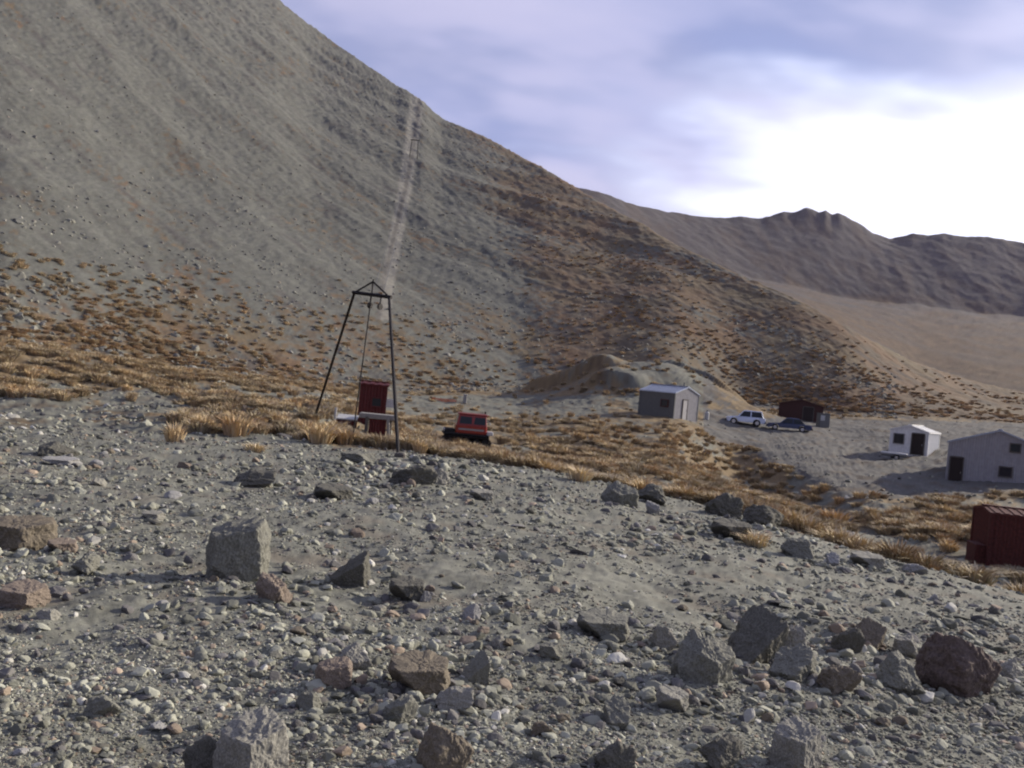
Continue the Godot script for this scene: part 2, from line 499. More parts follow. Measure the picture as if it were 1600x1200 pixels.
func make_terrain():
	var cols := PackedFloat32Array()
	var u := -140.0
	var left := []
	var stp := 6.0
	while u > -1500:
		u -= stp
		stp *= 1.16
		left.append(u)
	left.reverse()
	for v in left: cols.append(v)
	u = -140.0
	while u <= 1740.0:
		cols.append(u)
		u += 2.6
	stp = 6.0
	while u < 3000:
		cols.append(u)
		u += stp
		stp *= 1.16
	var rows_of := [200, 10, 14, 16, 26, 36, 56, 90, 130, 6, 10, 36, 56, 3]   # near fan, then between contours
	var nr := 1
	for r in rows_of: nr += r
	var nc := cols.size()
	var P := PackedVector3Array()
	P.resize(nr * nc)
	var C := PackedColorArray()
	C.resize(nr * nc)
	for ci in nc:
		var uu := cols[ci]
		column(uu)
		var k := (uu - 800.0) / F
		var r := 0
		for sgm in rows_of.size():
			var i0: float = 1.0 / 3.2 if sgm == 0 else q_inv[sgm - 1]
			var i1: float = q_inv[sgm]
			var zone := 0 if sgm == 0 else (1 if sgm < 7 else (2 if sgm < 10 else 3))
			var cnt: int = rows_of[sgm]
			for j in (cnt + (1 if sgm == rows_of.size() - 1 else 0)):
				var d := 1.0 / lerpf(i0, i1, j / float(cnt))
				var h := height(uu, d)
				P[r * nc + ci] = R * Vector3(k * d, h, -d)
				C[r * nc + ci] = matter(zone, uu, 600.0 - F * h / d, k * d, d)
				r += 1
	var N := PackedVector3Array()
	N.resize(nr * nc)
	for r in nr:
		for ci in nc:
			var a := P[r * nc + min(ci + 1, nc - 1)] - P[r * nc + max(ci - 1, 0)]
			var b := P[min(r + 1, nr - 1) * nc + ci] - P[max(r - 1, 0) * nc + ci]
			N[r * nc + ci] = a.cross(b).normalized()
	var first := 0
	var pieces := [["gravel_ground", 200, M.gravel], ["valley_floor", 158, M.valley], ["mountain", 226, M.scree], ["far_ridge", 105, M.far]]
	for pc in pieces:
		var cnt: int = pc[1]
		var V := P.slice(first * nc, (first + cnt + 1) * nc)
		var NN := N.slice(first * nc, (first + cnt + 1) * nc)
		var CC := C.slice(first * nc, (first + cnt + 1) * nc)
		var I := PackedInt32Array()
		I.resize(cnt * (nc - 1) * 6)
		var q := 0
		for r in cnt:
			for ci in nc - 1:
				var a := r * nc + ci
				I[q] = a; I[q + 1] = a + nc; I[q + 2] = a + nc + 1
				I[q + 3] = a; I[q + 4] = a + nc + 1; I[q + 5] = a + 1
				q += 6
		first += cnt
		var arr := []
		arr.resize(Mesh.ARRAY_MAX)
		arr[Mesh.ARRAY_VERTEX] = V
		arr[Mesh.ARRAY_NORMAL] = NN
		arr[Mesh.ARRAY_COLOR] = CC
		arr[Mesh.ARRAY_INDEX] = I
		var am := ArrayMesh.new()
		am.add_surface_from_arrays(Mesh.PRIMITIVE_TRIANGLES, arr)
		var o := part(pc[0], am, pc[2], self)
		tag(o, "", "", "", "structure")
	# the slope goes on behind the camera
	var st := SurfaceTool.new()
	st.begin(Mesh.PRIMITIVE_TRIANGLES)
	var nx := 60
	var nz := 40
	for iz in nz + 1:
		for ix in nx + 1:
			var x := lerpf(-45, 45, ix / float(nx))
			var d := lerpf(3.25, -60.0, iz / float(nz))
			st.set_color(matter(0, 0, 0, x, d))
			st.set_normal(R * Vector3.UP)
			st.add_vertex(R * Vector3(x, h_near(x, d) - 0.03 - 0.0006 * (d - 3.25) * (d - 3.25), -d))
	for iz in nz:
		for ix in nx:
			var a := iz * (nx + 1) + ix
			for q in [a, a + 1, a + nx + 2, a, a + nx + 2, a + nx + 1]: st.add_index(q)
	tag(part("slope_behind", st.commit(), M.gravel, self), "", "", "", "structure")

# ---------------------------------------------------------------- rocks
func ico(sub: int) -> Array:
	var t := (1.0 + sqrt(5.0)) / 2.0
	var v: Array[Vector3] = []
	for p in [[-1, t, 0], [1, t, 0], [-1, -t, 0], [1, -t, 0], [0, -1, t], [0, 1, t], [0, -1, -t], [0, 1, -t], [t, 0, -1], [t, 0, 1], [-t, 0, -1], [-t, 0, 1]]:
		v.append(Vector3(p[0], p[1], p[2]).normalized())
	var f := [[0, 11, 5], [0, 5, 1], [0, 1, 7], [0, 7, 10], [0, 10, 11], [1, 5, 9], [5, 11, 4], [11, 10, 2], [10, 7, 6], [7, 1, 8], [3, 9, 4], [3, 4, 2], [3, 2, 6], [3, 6, 8], [3, 8, 9], [4, 9, 5], [2, 4, 11], [6, 2, 10], [8, 6, 7], [9, 8, 1]]
	for s in sub:
		var cache := {}
		var nf := []
		for tr in f:
			var m := []
			for e in 3:
				var a: int = tr[e]
				var b: int = tr[(e + 1) % 3]
				var key := mini(a, b) * 100000 + maxi(a, b)
				if not cache.has(key):
					v.append((v[a] + v[b]).normalized())
					cache[key] = v.size() - 1
				m.append(cache[key])
			nf.append([tr[0], m[0], m[2]]); nf.append([tr[1], m[1], m[0]]); nf.append([tr[2], m[2], m[1]]); nf.append([m[0], m[1], m[2]])
		f = nf
	return [v, f]

func rock_mesh(sd: int, sub: int, planes: int, rough := 0.05, tops := []) -> ArrayMesh:
	# a broken stone: a ball cut by random planes, roughened; fits a box of about 1 x 1 x 1
	var rg := RandomNumberGenerator.new()
	rg.seed = sd
	var g := ico(sub)
	var v: Array[Vector3] = g[0]
	var pn := []
	for i in planes:
		var n := Vector3(rg.randfn(), rg.randfn(), rg.randfn()).normalized()
		pn.append([n, rg.randf_range(0.45, 0.80)])
	for tpl in tops: pn.append(tpl)
	var nz := noise(1.0, sd * 7 + 1, 4)
	var pts: Array[Vector3] = []
	var lo := Vector3.ONE * 9
	var hi := -lo
	for p in v:
		var r := 1.0
		for pp in pn:
			var c: float = p.dot(pp[0])
			if c > 0.05:
				r = minf(r, pp[1] / c)
		r *= 1.0 + rough * nz.get_noise_3dv(p * 1.6) * 3.0 + rough * 1.2 * nz.get_noise_3dv(p * 5.0) + rough * 0.5 * nz.get_noise_3dv(p * 16.0 * Vector3(0.5, 1.6, 0.5))
		var q := p * r
		pts.append(q)
		lo = lo.min(q); hi = hi.max(q)
	var sz := hi - lo
	for i in pts.size():
		pts[i] = (pts[i] - (lo + hi) * 0.5) / sz
	var st := ns()
	for tr in g[1]:
		tri(st, pts[tr[0]], pts[tr[2]], pts[tr[1]])
	return done(st)

var stone_meshes := []
const ANCHORS := [[362, 905, "the tall grey-brown block"], [540, 916, "the dark wedge of rock"], [22, 858, "the tilted brown slab"], [385, 1222, "the large pale fluted block"], [652, 1084, "the long brown slab"], [945, 1000, "the low broad grey slab"], [1180, 1036, "the dark pyramid-shaped boulder"], [1504, 1082, "the large reddish boulder"], [1246, 1206, "the angular grey-white rock"], [1130, 806, "the dark jagged crest boulder"], [640, 756, "the rock heap under the lift tower"], [90, 726, "the long white flat stone"], [1360, 886, "the long pale slab along the edge"], [967, 788, "the round grey crest boulder"], [392, 760, "the low boulder beside the lift tower"], [150, 1120, "the dull grey stone in pale rubble"], [736, 968, "the small bright white stone"]]

func make_boulders():
	var shapes := []
	for i in 14:
		shapes.append(rock_mesh(500 + i * 13, 4, 12 + i % 6, 0.055))
	var block := rock_mesh(903, 4, 5, 0.05, [[Vector3(-0.25, 0.95, 0.05).normalized(), 0.5], [Vector3(0, 0, 1), 0.4], [Vector3(1, 0, 0.2).normalized(), 0.5], [Vector3(-1, 0, 0.1).normalized(), 0.5]])
	var slab := rock_mesh(917, 4, 6, 0.05, [[Vector3(0, 1, 0.1).normalized(), 0.3], [Vector3(0, 0, 1), 0.5]])
	var wedge := rock_mesh(931, 4, 5, 0.05, [[Vector3(-0.6, 0.75, 0.1).normalized(), 0.4], [Vector3(0.95, 0.1, 0.2).normalized(), 0.45], [Vector3(-0.3, -0.2, 1).normalized(), 0.4]])
	# picture column, row of the foot, width, height, shape, turn, tone, label
	var L := [
		[362, 905, 106, 108, "block", 0.3, "grey", "tall grey-brown block of rock with a sloping flat top"],
		[425, 945, 66, 52, 1, 0.4, "pink", "pinkish lump of rock at the foot of the tall grey-brown block"],
		[540, 916, 78, 62, "wedge", 0.2, "dark", "dark wedge of rock with one sheer end, alone on bare gravel"],
		[634, 938, 66, 36, "slab", 0.5, "dark", "flat dark stone with a small white chip beside it"],
		[664, 940, 20, 20, 3, 0.8, "white", "small white chip of stone leaning on the flat dark stone"],
		[22, 858, 110, 52, "slab", -0.2, "brown", "brown slab tilting down beside a pink flat stone"],
		[92, 862, 50, 20, "slab", 0.7, "pink", "pink flat stone at the low end of the brown slab"],
		[26, 948, 76, 40, "block", 1.3, "pink", "squared stone with an orange end like a broken brick"],
		[70, 968, 40, 16, 4, 0.3, "pale", "pale flat stone beside the squared orange-ended stone"],
		[128, 898, 52, 34, 5, 1.1, "grey", "grey angular stone half hidden in rubble near the brown slab"],
		[385, 1222, 112, 112, "block", 0.9, "pale", "large pale grey block with fluted sides standing in rubble"],
		[312, 1206, 72, 62, 7, 0.2, "dark", "dark block of rock against the large pale fluted block"],
		[652, 1084, 112, 58, "slab", 0.35, "brown", "long brown slab with a dark undercut front and pale edge"],
		[738, 1068, 56, 54, "wedge", 0.6, "grey", "grey pointed stone behind the long brown slab"],
		[706, 1112, 62, 42, 9, 0.2, "pale", "pale angular stone below the end of the long brown slab"],
		[690, 1208, 96, 84, 10, 0.5, "brown", "brown ridge-backed rock with a pale crest among rubble"],
		[520, 1072, 62, 44, "block", 0.4, "pink", "pinkish flat-sided block beside a smooth pale stone"],
		[552, 1044, 60, 40, 11, 0.1, "pale", "smooth pale stone behind the pinkish flat-sided block"],
		[618, 1128, 56, 44, 12, 0.9, "grey", "grey stone, one face bright, under the long brown slab"],
		[945, 1000, 96, 42, "slab", 0.2, "grey", "low broad grey slab set in open gravel"],
		[736, 968, 34, 28, 2, 0.5, "white", "small bright white stone alone on fine gravel"],
		[1035, 1014, 52, 42, 3, 0.4, "pale", "pale topped stone at the end of the row of large boulders"],
		[1098, 1066, 100, 84, 0, 0.7, "grey", "grey double-humped boulder in the row of large boulders"],
		[1180, 1036, 112, 92, "wedge", 0.9, "dark", "large dark pyramid-shaped boulder in the row of large boulders"],
		[1242, 1034, 74, 60, 4, 0.3, "pale", "pale ridged stone just behind the dark pyramid-shaped boulder"],
		[1246, 1066, 92, 56, 6, 0.1, "grey", "rounded grey stone with a pale rim beside the dark pyramid"],
		[1316, 1082, 72, 44, 8, 0.8, "brown", "squat brown stone between the dark pyramid and reddish boulder"],
		[1410, 1082, 88, 58, 9, 1.6, "grey", "broad grey rock leaning toward the large reddish boulder"],
		[1504, 1082, 132, 100, 10, 0.4, "reddish", "large dark reddish boulder with a rough broken top"],
		[1362, 1016, 62, 50, "wedge", 1.2, "brown", "brown pointed stone at the back of the boulder row"],
		[1324, 1020, 50, 46, 12, 0.2, "dark", "dark upright stone at the back of the boulder row"],
		[1418, 1026, 42, 34, 13, 0.4, "pale", "small pale stone behind the broad grey rock"],
		[1585, 1062, 54, 34, 2, 1.0, "pale", "pale sharp-edged stone past the large reddish boulder"],
		[1246, 1206, 80, 84, "block", 0.75, "pale", "angular grey-white rock with one bright face, below the boulder row"],
		[1128, 1206, 76, 56, 5, 0.2, "dark", "dark blunt rock next to the angular grey-white rock"],
		[966, 1136, 62, 44, 6, 0.9, "grey", "rounded grey stone with a pale rim in coarse rubble"],
		[958, 1206, 70, 52, 7, 0.4, "dark", "dark rough stone in coarse rubble below the rounded one"],
		[846, 1150, 40, 22, 8, 0.3, "brown", "small brown stone in the coarse rubble"],
		[1050, 1110, 60, 34, "slab", 1.0, "pale", "pale tilted slab below the double-humped boulder"],
		[967, 788, 60, 40, 0, 0.2, "grey", "round grey boulder on the crest of the gravel slope"],
		[1022, 788, 62, 34, 5, 1.1, "dark", "dark boulder on the crest beside a white boulder"],
		[1022, 804, 30, 24, 1, 0.6, "white", "round white boulder on the crest of the gravel slope"],
		[1130, 806, 62, 42, 7, 0.3, "dark", "dark jagged boulder on the crest among tussocks"],
		[1194, 822, 70, 38, 10, 0.8, "dark", "dark humped boulder on the crest beside the jagged one"],
		[1146, 842, 74, 30, "slab", 0.4, "dark", "dark low slab with a pale lip below the jagged boulder"],
		[1186, 828, 18, 10, 3, 0.4, "white", "tiny white stone at the end of the dark low slab"],
		[1254, 872, 62, 32, 4, 0.2, "grey", "grey boulder on the edge of the slope above the yard"],
		[1304, 884, 30, 22, 6, 0.7, "white", "white-tipped stone beside the grey edge boulder"],
		[1360, 886, 60, 22, "slab", 0.2, "pale", "long pale slab along the edge of the slope"],
		[1432, 896, 40, 16, 8, 0.2, "white", "bright white stone on the edge of the slope above the yard"],
		[392, 760, 66, 30, 9, 0.3, "dark", "dark low boulder on the slope left of the lift tower"],
		[80, 712, 64, 24, 11, 0.7, "dark", "dark flat boulder near the grassy bank"],
		[90, 726, 60, 12, "slab", 0.2, "white", "long white flat stone below the dark flat boulder"],
		[516, 782, 70, 26, "slab", 0.9, "dark", "dark sloping slab below the lift tower"],
		[640, 756, 74, 36, 12, 0.5, "dark", "dark rock heap at the foot of the lift tower"],
		[680, 756, 46, 28, 2, 0.2, "pale", "pale stone beside the rock heap under the lift tower"],
		[556, 724, 60, 20, 13, 0.4, "grey", "grey low rock just in front of the loading platform"],
		[752, 780, 44, 16, "slab", 0.5, "pale", "pale flat stone on the open gravel past the lift tower"],
		[236, 812, 36, 14, "slab", 0.1, "pale", "pale flat stone lying alone on the smooth slope"],
		[286, 732, 26, 12, 3, 0.3, "pink", "pale pink stone near the lone grass tussock"],
		[480, 1110, 44, 30, 4, 0.2, "grey", "grey stone beside the pinkish flat-sided block"],
		[150, 1120, 60, 34, 8, 0.6, "grey", "dull grey stone in pale rubble"],
		[860, 1030, 40, 26, 13, 0.3, "grey", "grey stone on fine gravel by the low broad slab"],
		[780, 1012, 30, 24, 2, 1.4, "pale", "pale upright chip on fine gravel"]]
	for a in L:
		var p := at_px(a[0], a[1])
		var d: float = -(R.inverse() * p).z
		var sw: float = a[2] * d / F
		var sh: float = a[3] * d / F
		var me: Mesh = block if a[4] is String and a[4] == "block" else (slab if a[4] is String and a[4] == "slab" else (wedge if a[4] is String else shapes[a[4]]))
		var o := MeshInstance3D.new()
		o.mesh = me
		o.material_override = M["rock_" + a[6]]
		o.name = numbered("boulder" if a[2] >= 55 else "stone")
		add_child(o)
		tag(o, a[7], "boulder" if a[2] >= 55 else "stone", "boulders and stones on the gravel slope")
		var full := sh * 1.36
		o.transform = Transform3D(Basis(Vector3.UP, a[5]).scaled_local(Vector3(sw * 0.96, full, clampf(sw * 0.85, full * 0.6, sw))), p + Vector3(0, full * (0.5 - 0.36), 0) + R * Vector3(0, 0, -sw * 0.25))
	for i in 6:
		stone_meshes.append(rock_mesh(1300 + i * 17, 2, 8, 0.05))
	rng.seed = 4242
	var tl := ["grey", "grey", "grey", "dark", "dark", "pale", "pale", "brown", "pink", "white"]
	for i in 235:
		var u := rng.randf_range(-40, 1640)
		var y := rng.randf_range(1215.0, pl([[0, 690], [640, 730], [1150, 830], [1600, 950]], u)) if i % 3 else rng.randf_range(940, 1215)
		var p := at_px(u, y)
		var d: float = -(R.inverse() * p).z
		var s := (9.0 + 20.0 * pow(rng.randf(), 2.5)) * d / F
		s = clampf(s, 0.035, 0.24)
		var o := MeshInstance3D.new()
		o.mesh = stone_meshes[i % 6]
		var tone: String = tl[rng.randi() % 10]
		o.material_override = M["rock_" + tone]
		o.name = numbered("stone")
		add_child(o)
		var said: String = {"grey": "small grey", "dark": "small dark grey", "pale": "small pale grey", "brown": "small brown", "pink": "small pinkish", "white": "small white"}[tone]
		var near := ""
		var best := 1e9
		for q in ANCHORS:
			var dist := Vector2(q[0], q[1]).distance_to(Vector2(u, y))
			if dist < best:
				best = dist
				near = q[2]
		tag(o, "%s broken stone lying loose near %s" % [said, near], "stone", "loose stones on the gravel slope")
		o.transform = Transform3D(Basis(Vector3.UP, rng.randf() * TAU).scaled_local(Vector3(s, s * rng.randf_range(0.4, 0.75), s * rng.randf_range(0.7, 1.0))), p + Vector3(0, s * 0.15, 0))

func multi(called: String, mesh: Mesh, m: Material, T: Array, C: Array, parent: Node):
	var mm := MultiMesh.new()
	mm.transform_format = MultiMesh.TRANSFORM_3D
	mm.use_colors = true
	mm.mesh = mesh
	mm.instance_count = T.size()
	for i in T.size():
		mm.set_instance_transform(i, T[i])
		mm.set_instance_color(i, C[i])
	var o := MultiMeshInstance3D.new()
	o.name = called
	o.multimesh = mm
	o.material_override = m
	parent.add_child(o, true)
	return o

func stone_color(rg: RandomNumberGenerator) -> Color:
	var t := rg.randf()
	var c := Color(.27, .272, .22) * rg.randf_range(0.45, 1.3)
	if t < 0.07: c = Color(.28, .225, .17) * rg.randf_range(0.7, 1.15)
	elif t < 0.11: c = Color(.44, .43, .38) * rg.randf_range(0.8, 1.2)
	elif t < 0.30: c = Color(.13, .125, .12) * rg.randf_range(0.7, 1.2)
	return c

func make_gravel():
	var rg := RandomNumberGenerator.new()
	rg.seed = 77
	var T := []
	var C := []
	for i in 230000:
		var u := rg.randf_range(-260, 1860)
		column(u)
		var iv := lerpf(1.0 / 3.3, q_inv[0] * 0.97, rg.randf())
		var d := 1.0 / iv
		var x := (u - 800.0) / F * d
		var den := 0.55 + 0.8 * n_a.get_noise_2d(x * 0.6 + 20, d * 0.35) + 0.45 * n_c.get_noise_2d(x * 2.0, d * 1.3)
		var y := 600.0 - F * height(u, d) / d
		den += 0.35 * smoothstep(930.0, 1050.0, y) - 0.25 * smoothstep(840.0, 900.0, y) * (1.0 - smoothstep(930.0, 990.0, y))
		if rg.randf() > den: continue
		var px := 2.2 * pow(1.0 - rg.randf() * 0.995, -0.5)
		var s := minf(px, 34.0) * d / F
		s = minf(s, 0.2)
		var b := Basis.from_euler(Vector3(rg.randf_range(-.5, .5), rg.randf() * TAU, rg.randf_range(-.5, .5))).scaled_local(Vector3(s, s * rg.randf_range(.35, .8), s * rg.randf_range(.6, 1.0)))
		T.append(Transform3D(b, R * Vector3(x, height(u, d) + s * 0.05, -d)))
		C.append(stone_color(rg) * (1.0 + 0.5 * n_b.get_noise_2d(x * 0.8, d * 0.6)))
	# heaps of rubble: middle column, row, spreads, how many, pixel size from and to
	for hp in [[630, 742, 75, 14, 420, 6, 20], [1350, 884, 90, 8, 160, 6, 18], [1250, 1050, 190, 40, 260, 10, 34], [620, 1085, 120, 50, 260, 10, 34], [400, 930, 70, 28, 160, 8, 26], [1130, 828, 60, 14, 120, 6, 18], [60, 900, 90, 40, 120, 8, 24]]:
		for i in hp[4]:
			var u := rg.randfn(hp[0], hp[2])
			var y := rg.randfn(hp[1], hp[3])
			column(u)
			if y < q_y[0] + 6.0 or y > 1230.0: continue
			var d := hit(u, y)
			column(u)
			var s: float = lerpf(hp[5], hp[6], pow(rg.randf(), 2.0)) * d / F
			var b := Basis.from_euler(Vector3(rg.randf_range(-.5, .5), rg.randf() * TAU, rg.randf_range(-.5, .5))).scaled_local(Vector3(s, s * rg.randf_range(.4, .8), s * rg.randf_range(.6, 1.0)))
			T.append(Transform3D(b, R * Vector3((u - 800.0) / F * d, height(u, d) + s * 0.1, -d)))
			C.append(stone_color(rg))
	var o: Node3D = Node3D.new()
	o.name = "gravel_stones"
	add_child(o)
	for v in 4:
		var TT := []
		var CC := []
		for i in range(v, T.size(), 4):
			TT.append(T[i]); CC.append(C[i])
		tag(multi("stones", rock_mesh(2101 + v * 31, 2, 6 + v, 0.03), M.stone, TT, CC, o), "", "", "", "stuff")
	tag(o, "loose broken grey gravel covering the near slope", "gravel", "", "stuff")
	# blocks lying on the mountain's scree
	T = []
	C = []
	for i in 10000:
		var u := rg.randf_range(-200, 1400)
		column(u)
		var iv := lerpf(q_inv[6] * 1.05, q_inv[8] * 1.1, pow(rg.randf(), 1.5))
		var d := 1.0 / iv
		var x := (u - 800.0) / F * d
		if rg.randf() > 0.35 + 1.1 * n_a.get_noise_2d(x * 0.06, d * 0.06): continue
		var s := (0.25 + 0.2 * pow(1.0 - rg.randf() * 0.97, -0.45))
		var b := Basis.from_euler(Vector3(rg.randf_range(-.5, .5), rg.randf() * TAU, rg.randf_range(-.5, .5))).scaled_local(Vector3(s, s * rg.randf_range(.4, .8), s * rg.randf_range(.6, 1.0)))
		T.append(Transform3D(b, R * Vector3(x, height(u, d), -d)))
		C.append(stone_color(rg).lerp(Color(.17, .165, .145), 0.6))
	o = multi("scree_blocks", rock_mesh(2002, 1, 7, 0.04), M.stone, T, C, self)
	tag(o, "loose blocks scattered over the mountain's scree", "scree", "", "stuff")
	# rubble strewn over the valley
	T = []
	C = []
	for i in 9000:
		var u := rg.randf_range(-100, 1700)
		column(u)
		var d := 1.0 / lerpf(q_inv[0] * 0.95, q_inv[6], rg.randf())
		var x := (u - 800.0) / F * d
		if rg.randf() > 0.4 + 1.2 * n_a.get_noise_2d(x * 0.2 + 50, d * 0.2): continue
		var s := (0.08 + 0.09 * pow(1.0 - rg.randf() * 0.98, -0.45))
		var b := Basis.from_euler(Vector3(rg.randf_range(-.5, .5), rg.randf() * TAU, rg.randf_range(-.5, .5))).scaled_local(Vector3(s, s * rg.randf_range(.4, .8), s * rg.randf_range(.6, 1.0)))
		T.append(Transform3D(b, R * Vector3(x, height(u, d), -d)))
		C.append(stone_color(rg))
	for i in 420:                        # a dump of dark blocks between the bank and the tower
		var u := rg.randfn(410.0, 60.0)
		var y := rg.randfn(640.0, 12.0)
		if y < 616.0 or y > 668.0: continue
		var d := hit(u, y, 30.0)
		column(u)
		var s := rg.randf_range(0.12, 0.5)
		var b := Basis.from_euler(Vector3(rg.randf_range(-.5, .5), rg.randf() * TAU, rg.randf_range(-.5, .5))).scaled_local(Vector3(s, s * rg.randf_range(.4, .8), s * rg.randf_range(.6, 1.0)))
		T.append(Transform3D(b, R * Vector3((u - 800.0) / F * d, height(u, d), -d)))
		C.append(stone_color(rg) * 0.6)
	o = multi("valley_rubble", rock_mesh(2003, 1, 7, 0.04), M.stone, T, C, self)
	tag(o, "grey rubble strewn between the valley's tussocks", "rubble", "", "stuff")

# ---------------------------------------------------------------- tussock grass
func tussock_mesh(sd: int, blades: int, spread: float, width := 0.03) -> ArrayMesh:
	var rg := RandomNumberGenerator.new()
	rg.seed = sd
	var st := ns()
	for i in blades:
		var a := rg.randf() * TAU
		var rr := sqrt(rg.randf()) * 0.32
		var lean := spread * (0.2 + rr * 2.2) * rg.randf_range(0.6, 1.3)
		var L := rg.randf_range(0.6, 1.05)
		var dir := Vector3(cos(a + rg.randf_range(-.5, .5)), 0, sin(a + rg.randf_range(-.5, .5)))
		var p := Vector3(cos(a) * rr, -0.05, sin(a) * rr)
		var side := Vector3(-dir.z, 0, dir.x).rotated(Vector3.UP, rg.randf_range(-.9, .9)) * width * rg.randf_range(0.6, 1.3)
		var m := p + Vector3.UP * L * 0.55 + dir * lean * 0.25
		var e := p + Vector3.UP * L * (0.95 - 0.35 * lean) + dir * lean * 0.75
		var k := rg.randf_range(0.65, 1.25)
		var c := Color(k, k * rg.randf_range(0.93, 1.03), k * rg.randf_range(0.85, 1.0))
		st.set_color(c)
		quad(st, p - side, m - side * 0.8, m + side * 0.8, p + side)
		tri(st, m - side * 0.8, e, m + side * 0.8)
	return done(st)

func make_tussocks():
	var rg := RandomNumberGenerator.new()
	rg.seed = 991
	var kinds := [tussock_mesh(1, 130, 0.8), tussock_mesh(2, 120, 0.6), tussock_mesh(3, 140, 1.0)]
	var mats := []
	for c in [lin(.60, .47, .29), lin(.52, .38, .22), lin(.66, .55, .37)]:
		var m: StandardMaterial3D = M.grass.duplicate()
		m.albedo_color = c
		mats.append(m)
	# the ones that stand out: column, foot row, width, height
	var L := [
		[272, 690, 44, 36, "lone golden tussock on the open gravel slope"],
		[368, 680, 66, 38, "broad golden tussock beside the lone one, wider than tall"],
		[398, 706, 44, 18, "low golden tussock in front of the broad one"],
		[500, 692, 60, 36, "shaggy golden tussock before the loading platform"],
		[540, 694, 56, 30, "golden tussock touching the loading platform's foot"],
		[906, 752, 56, 30, "golden tussock at the crest past the snowcat"],
		[655, 708, 34, 28, "small golden tussock beside the lift tower's foot"],
		[1304, 818, 70, 26, "wide orange tussock above the gravel yard"],
		[1180, 852, 56, 28, "rust-brown tussock tucked below the dark crest boulders"],
		[1482, 862, 40, 20, "small orange tussock beside the dark red shed"]]
	for i in L.size():
		var a: Array = L[i]
		var p := at_px(a[0], a[1])
		var d: float = -(R.inverse() * p).z
		var o := part("foliage", kinds[i % 3], mats[i % 3], self)
		o.name = numbered("grass_tussock")
		tag(o, a[4], "tussock", "tussocks standing out near the slope")
		o.transform = Transform3D(Basis(Vector3.UP, rg.randf() * TAU).scaled_local(Vector3(a[2] * d / F * 0.8, a[3] * d / F * 1.15, a[2] * d / F * 0.8)), p)
	var T := [[], [], []]
	var C := [[], [], []]
	var made := 0
	for i in 26000:
		var u := rg.randf_range(-160, 1760)
		column(u)
		var iv := lerpf(q_inv[0] * 0.98, q_inv[6] * 0.8, rg.randf())
		var d := 1.0 / iv
		var x := (u - 800.0) / F * d
		var h := height(u, d)
		var y := 600.0 - F * h / d
		var den := 0.55
		if u < 520: den = 0.75 * smoothstep(632.0, 585.0, y) + 0.22 * smoothstep(250, 330, u)
		if u > 1100:
			if iv < q_inv[4] * 1.02: den = 0.0
			elif iv < q_inv[3]: den = 0.5
			else: den = lerpf(0.6, 0.06, smoothstep(1190.0, 1330.0, u))
		if u > 1150 and y < 655 and d > 100.0: den = 0.7
		if u > 800 and u < 1200 and d > 98.0: den = 0.45
		if u > 560 and u < 1000 and y > 618 and y < 650 and d > 72.0: den *= 0.2
		if u > 675 and u < 780 and d > 55.0 and d < 71.0: den = 0.0
		if u > 515 and u < 625 and d > 38.0 and d < 53.0: den = 0.0
		if u > 1000 and u < 1120 and d > 78.0 and d < 100.0: den = 0.0
		if u > 1120 and u < 1310 and d > 88.0 and d < 122.0: den = 0.0
		den *= 0.22 + 1.4 * smoothstep(0.12, -0.22, n_b.get_noise_2d(x * 0.13 + 5, d * 0.13) + 0.3 * n_c.get_noise_2d(x * 0.9, d * 0.9))
		if u > 1030 and u < 1240 and d > 48.0 and iv > q_inv[4]: den = maxf(den, 0.45)
		if rg.randf() > den: continue
		var s := rg.randf_range(0.35, 0.75)
		var tf := Transform3D(Basis(Vector3.UP, rg.randf() * TAU).scaled_local(Vector3(s * 1.25, s * rg.randf_range(0.7, 1.0), s * 1.25)), R * Vector3(x, h, -d))
		var k := rg.randi() % 3
		if d < 75.0 and made < 285 and u > 0 and u < 1590 and y < 690.0 + 220.0 * smoothstep(600.0, 1400.0, u) and rg.randf() < 0.09:
			made += 1
			var o := part("foliage", kinds[k], mats[k], self)
			o.name = numbered("grass_tussock")
			var where := "on the valley floor behind the gravel crest"
			if u < 300: where = "on the grassy bank at the mountain's foot"
			elif u < 500: where = "between the grassy bank and the lift tower"
			elif u < 660: where = "around the loading platform"
			elif u < 800: where = "around the red snowcat"
			elif u > 1330: where = "near the dark red shed"
			elif u > 1100: where = "in the gully below the yard's bank"
			elif d > 62.0: where = "between the snowcat and the grey hut"
			tag(o, ["golden dry tussock ", "russet dry tussock ", "pale straw tussock "][k] + where, "tussock", "tussocks dotted over the valley floor")
			o.transform = tf
			continue
		T[k].append(tf)
		var c := [Color(.60, .47, .29), Color(.52, .38, .22), Color(.66, .55, .37)][k] as Color
		C[k].append(c.lerp(Color(.33, .29, .22), rg.randf() * 0.6) * rg.randf_range(0.55, 1.15))
	# sparse low tufts climbing the mountain's foot and the spur
	for i in 9500:
		var u := rg.randf_range(-160, 1720)
		column(u)
		var iv := lerpf(q_inv[6], q_inv[8] * 1.02, pow(rg.randf(), 1.7))
		var d := 1.0 / iv
		var x := (u - 800.0) / F * d
		var h := height(u, d)
		var y := 600.0 - F * h / d
		var right := smoothstep(-20.0, 120.0, u - (700.0 + (y - 200.0) * 0.28))
		var low := smoothstep(380.0, 540.0, y) * (1.0 - smoothstep(150.0, 560.0, u))
		var s2 := x * 0.66 + d * 0.75
		var v2 := -0.75 * x + 0.66 * d
		var den: float = max(right * 0.5, max(low * 0.8, 0.16 * smoothstep(420.0, 600.0, y))) * (0.3 + 1.7 * smoothstep(0.2, -0.3, n_b.get_noise_2d(s2 * 0.06, v2 * 0.010)))
		if rg.randf() > den: continue
		var s := rg.randf_range(0.3, 0.65)
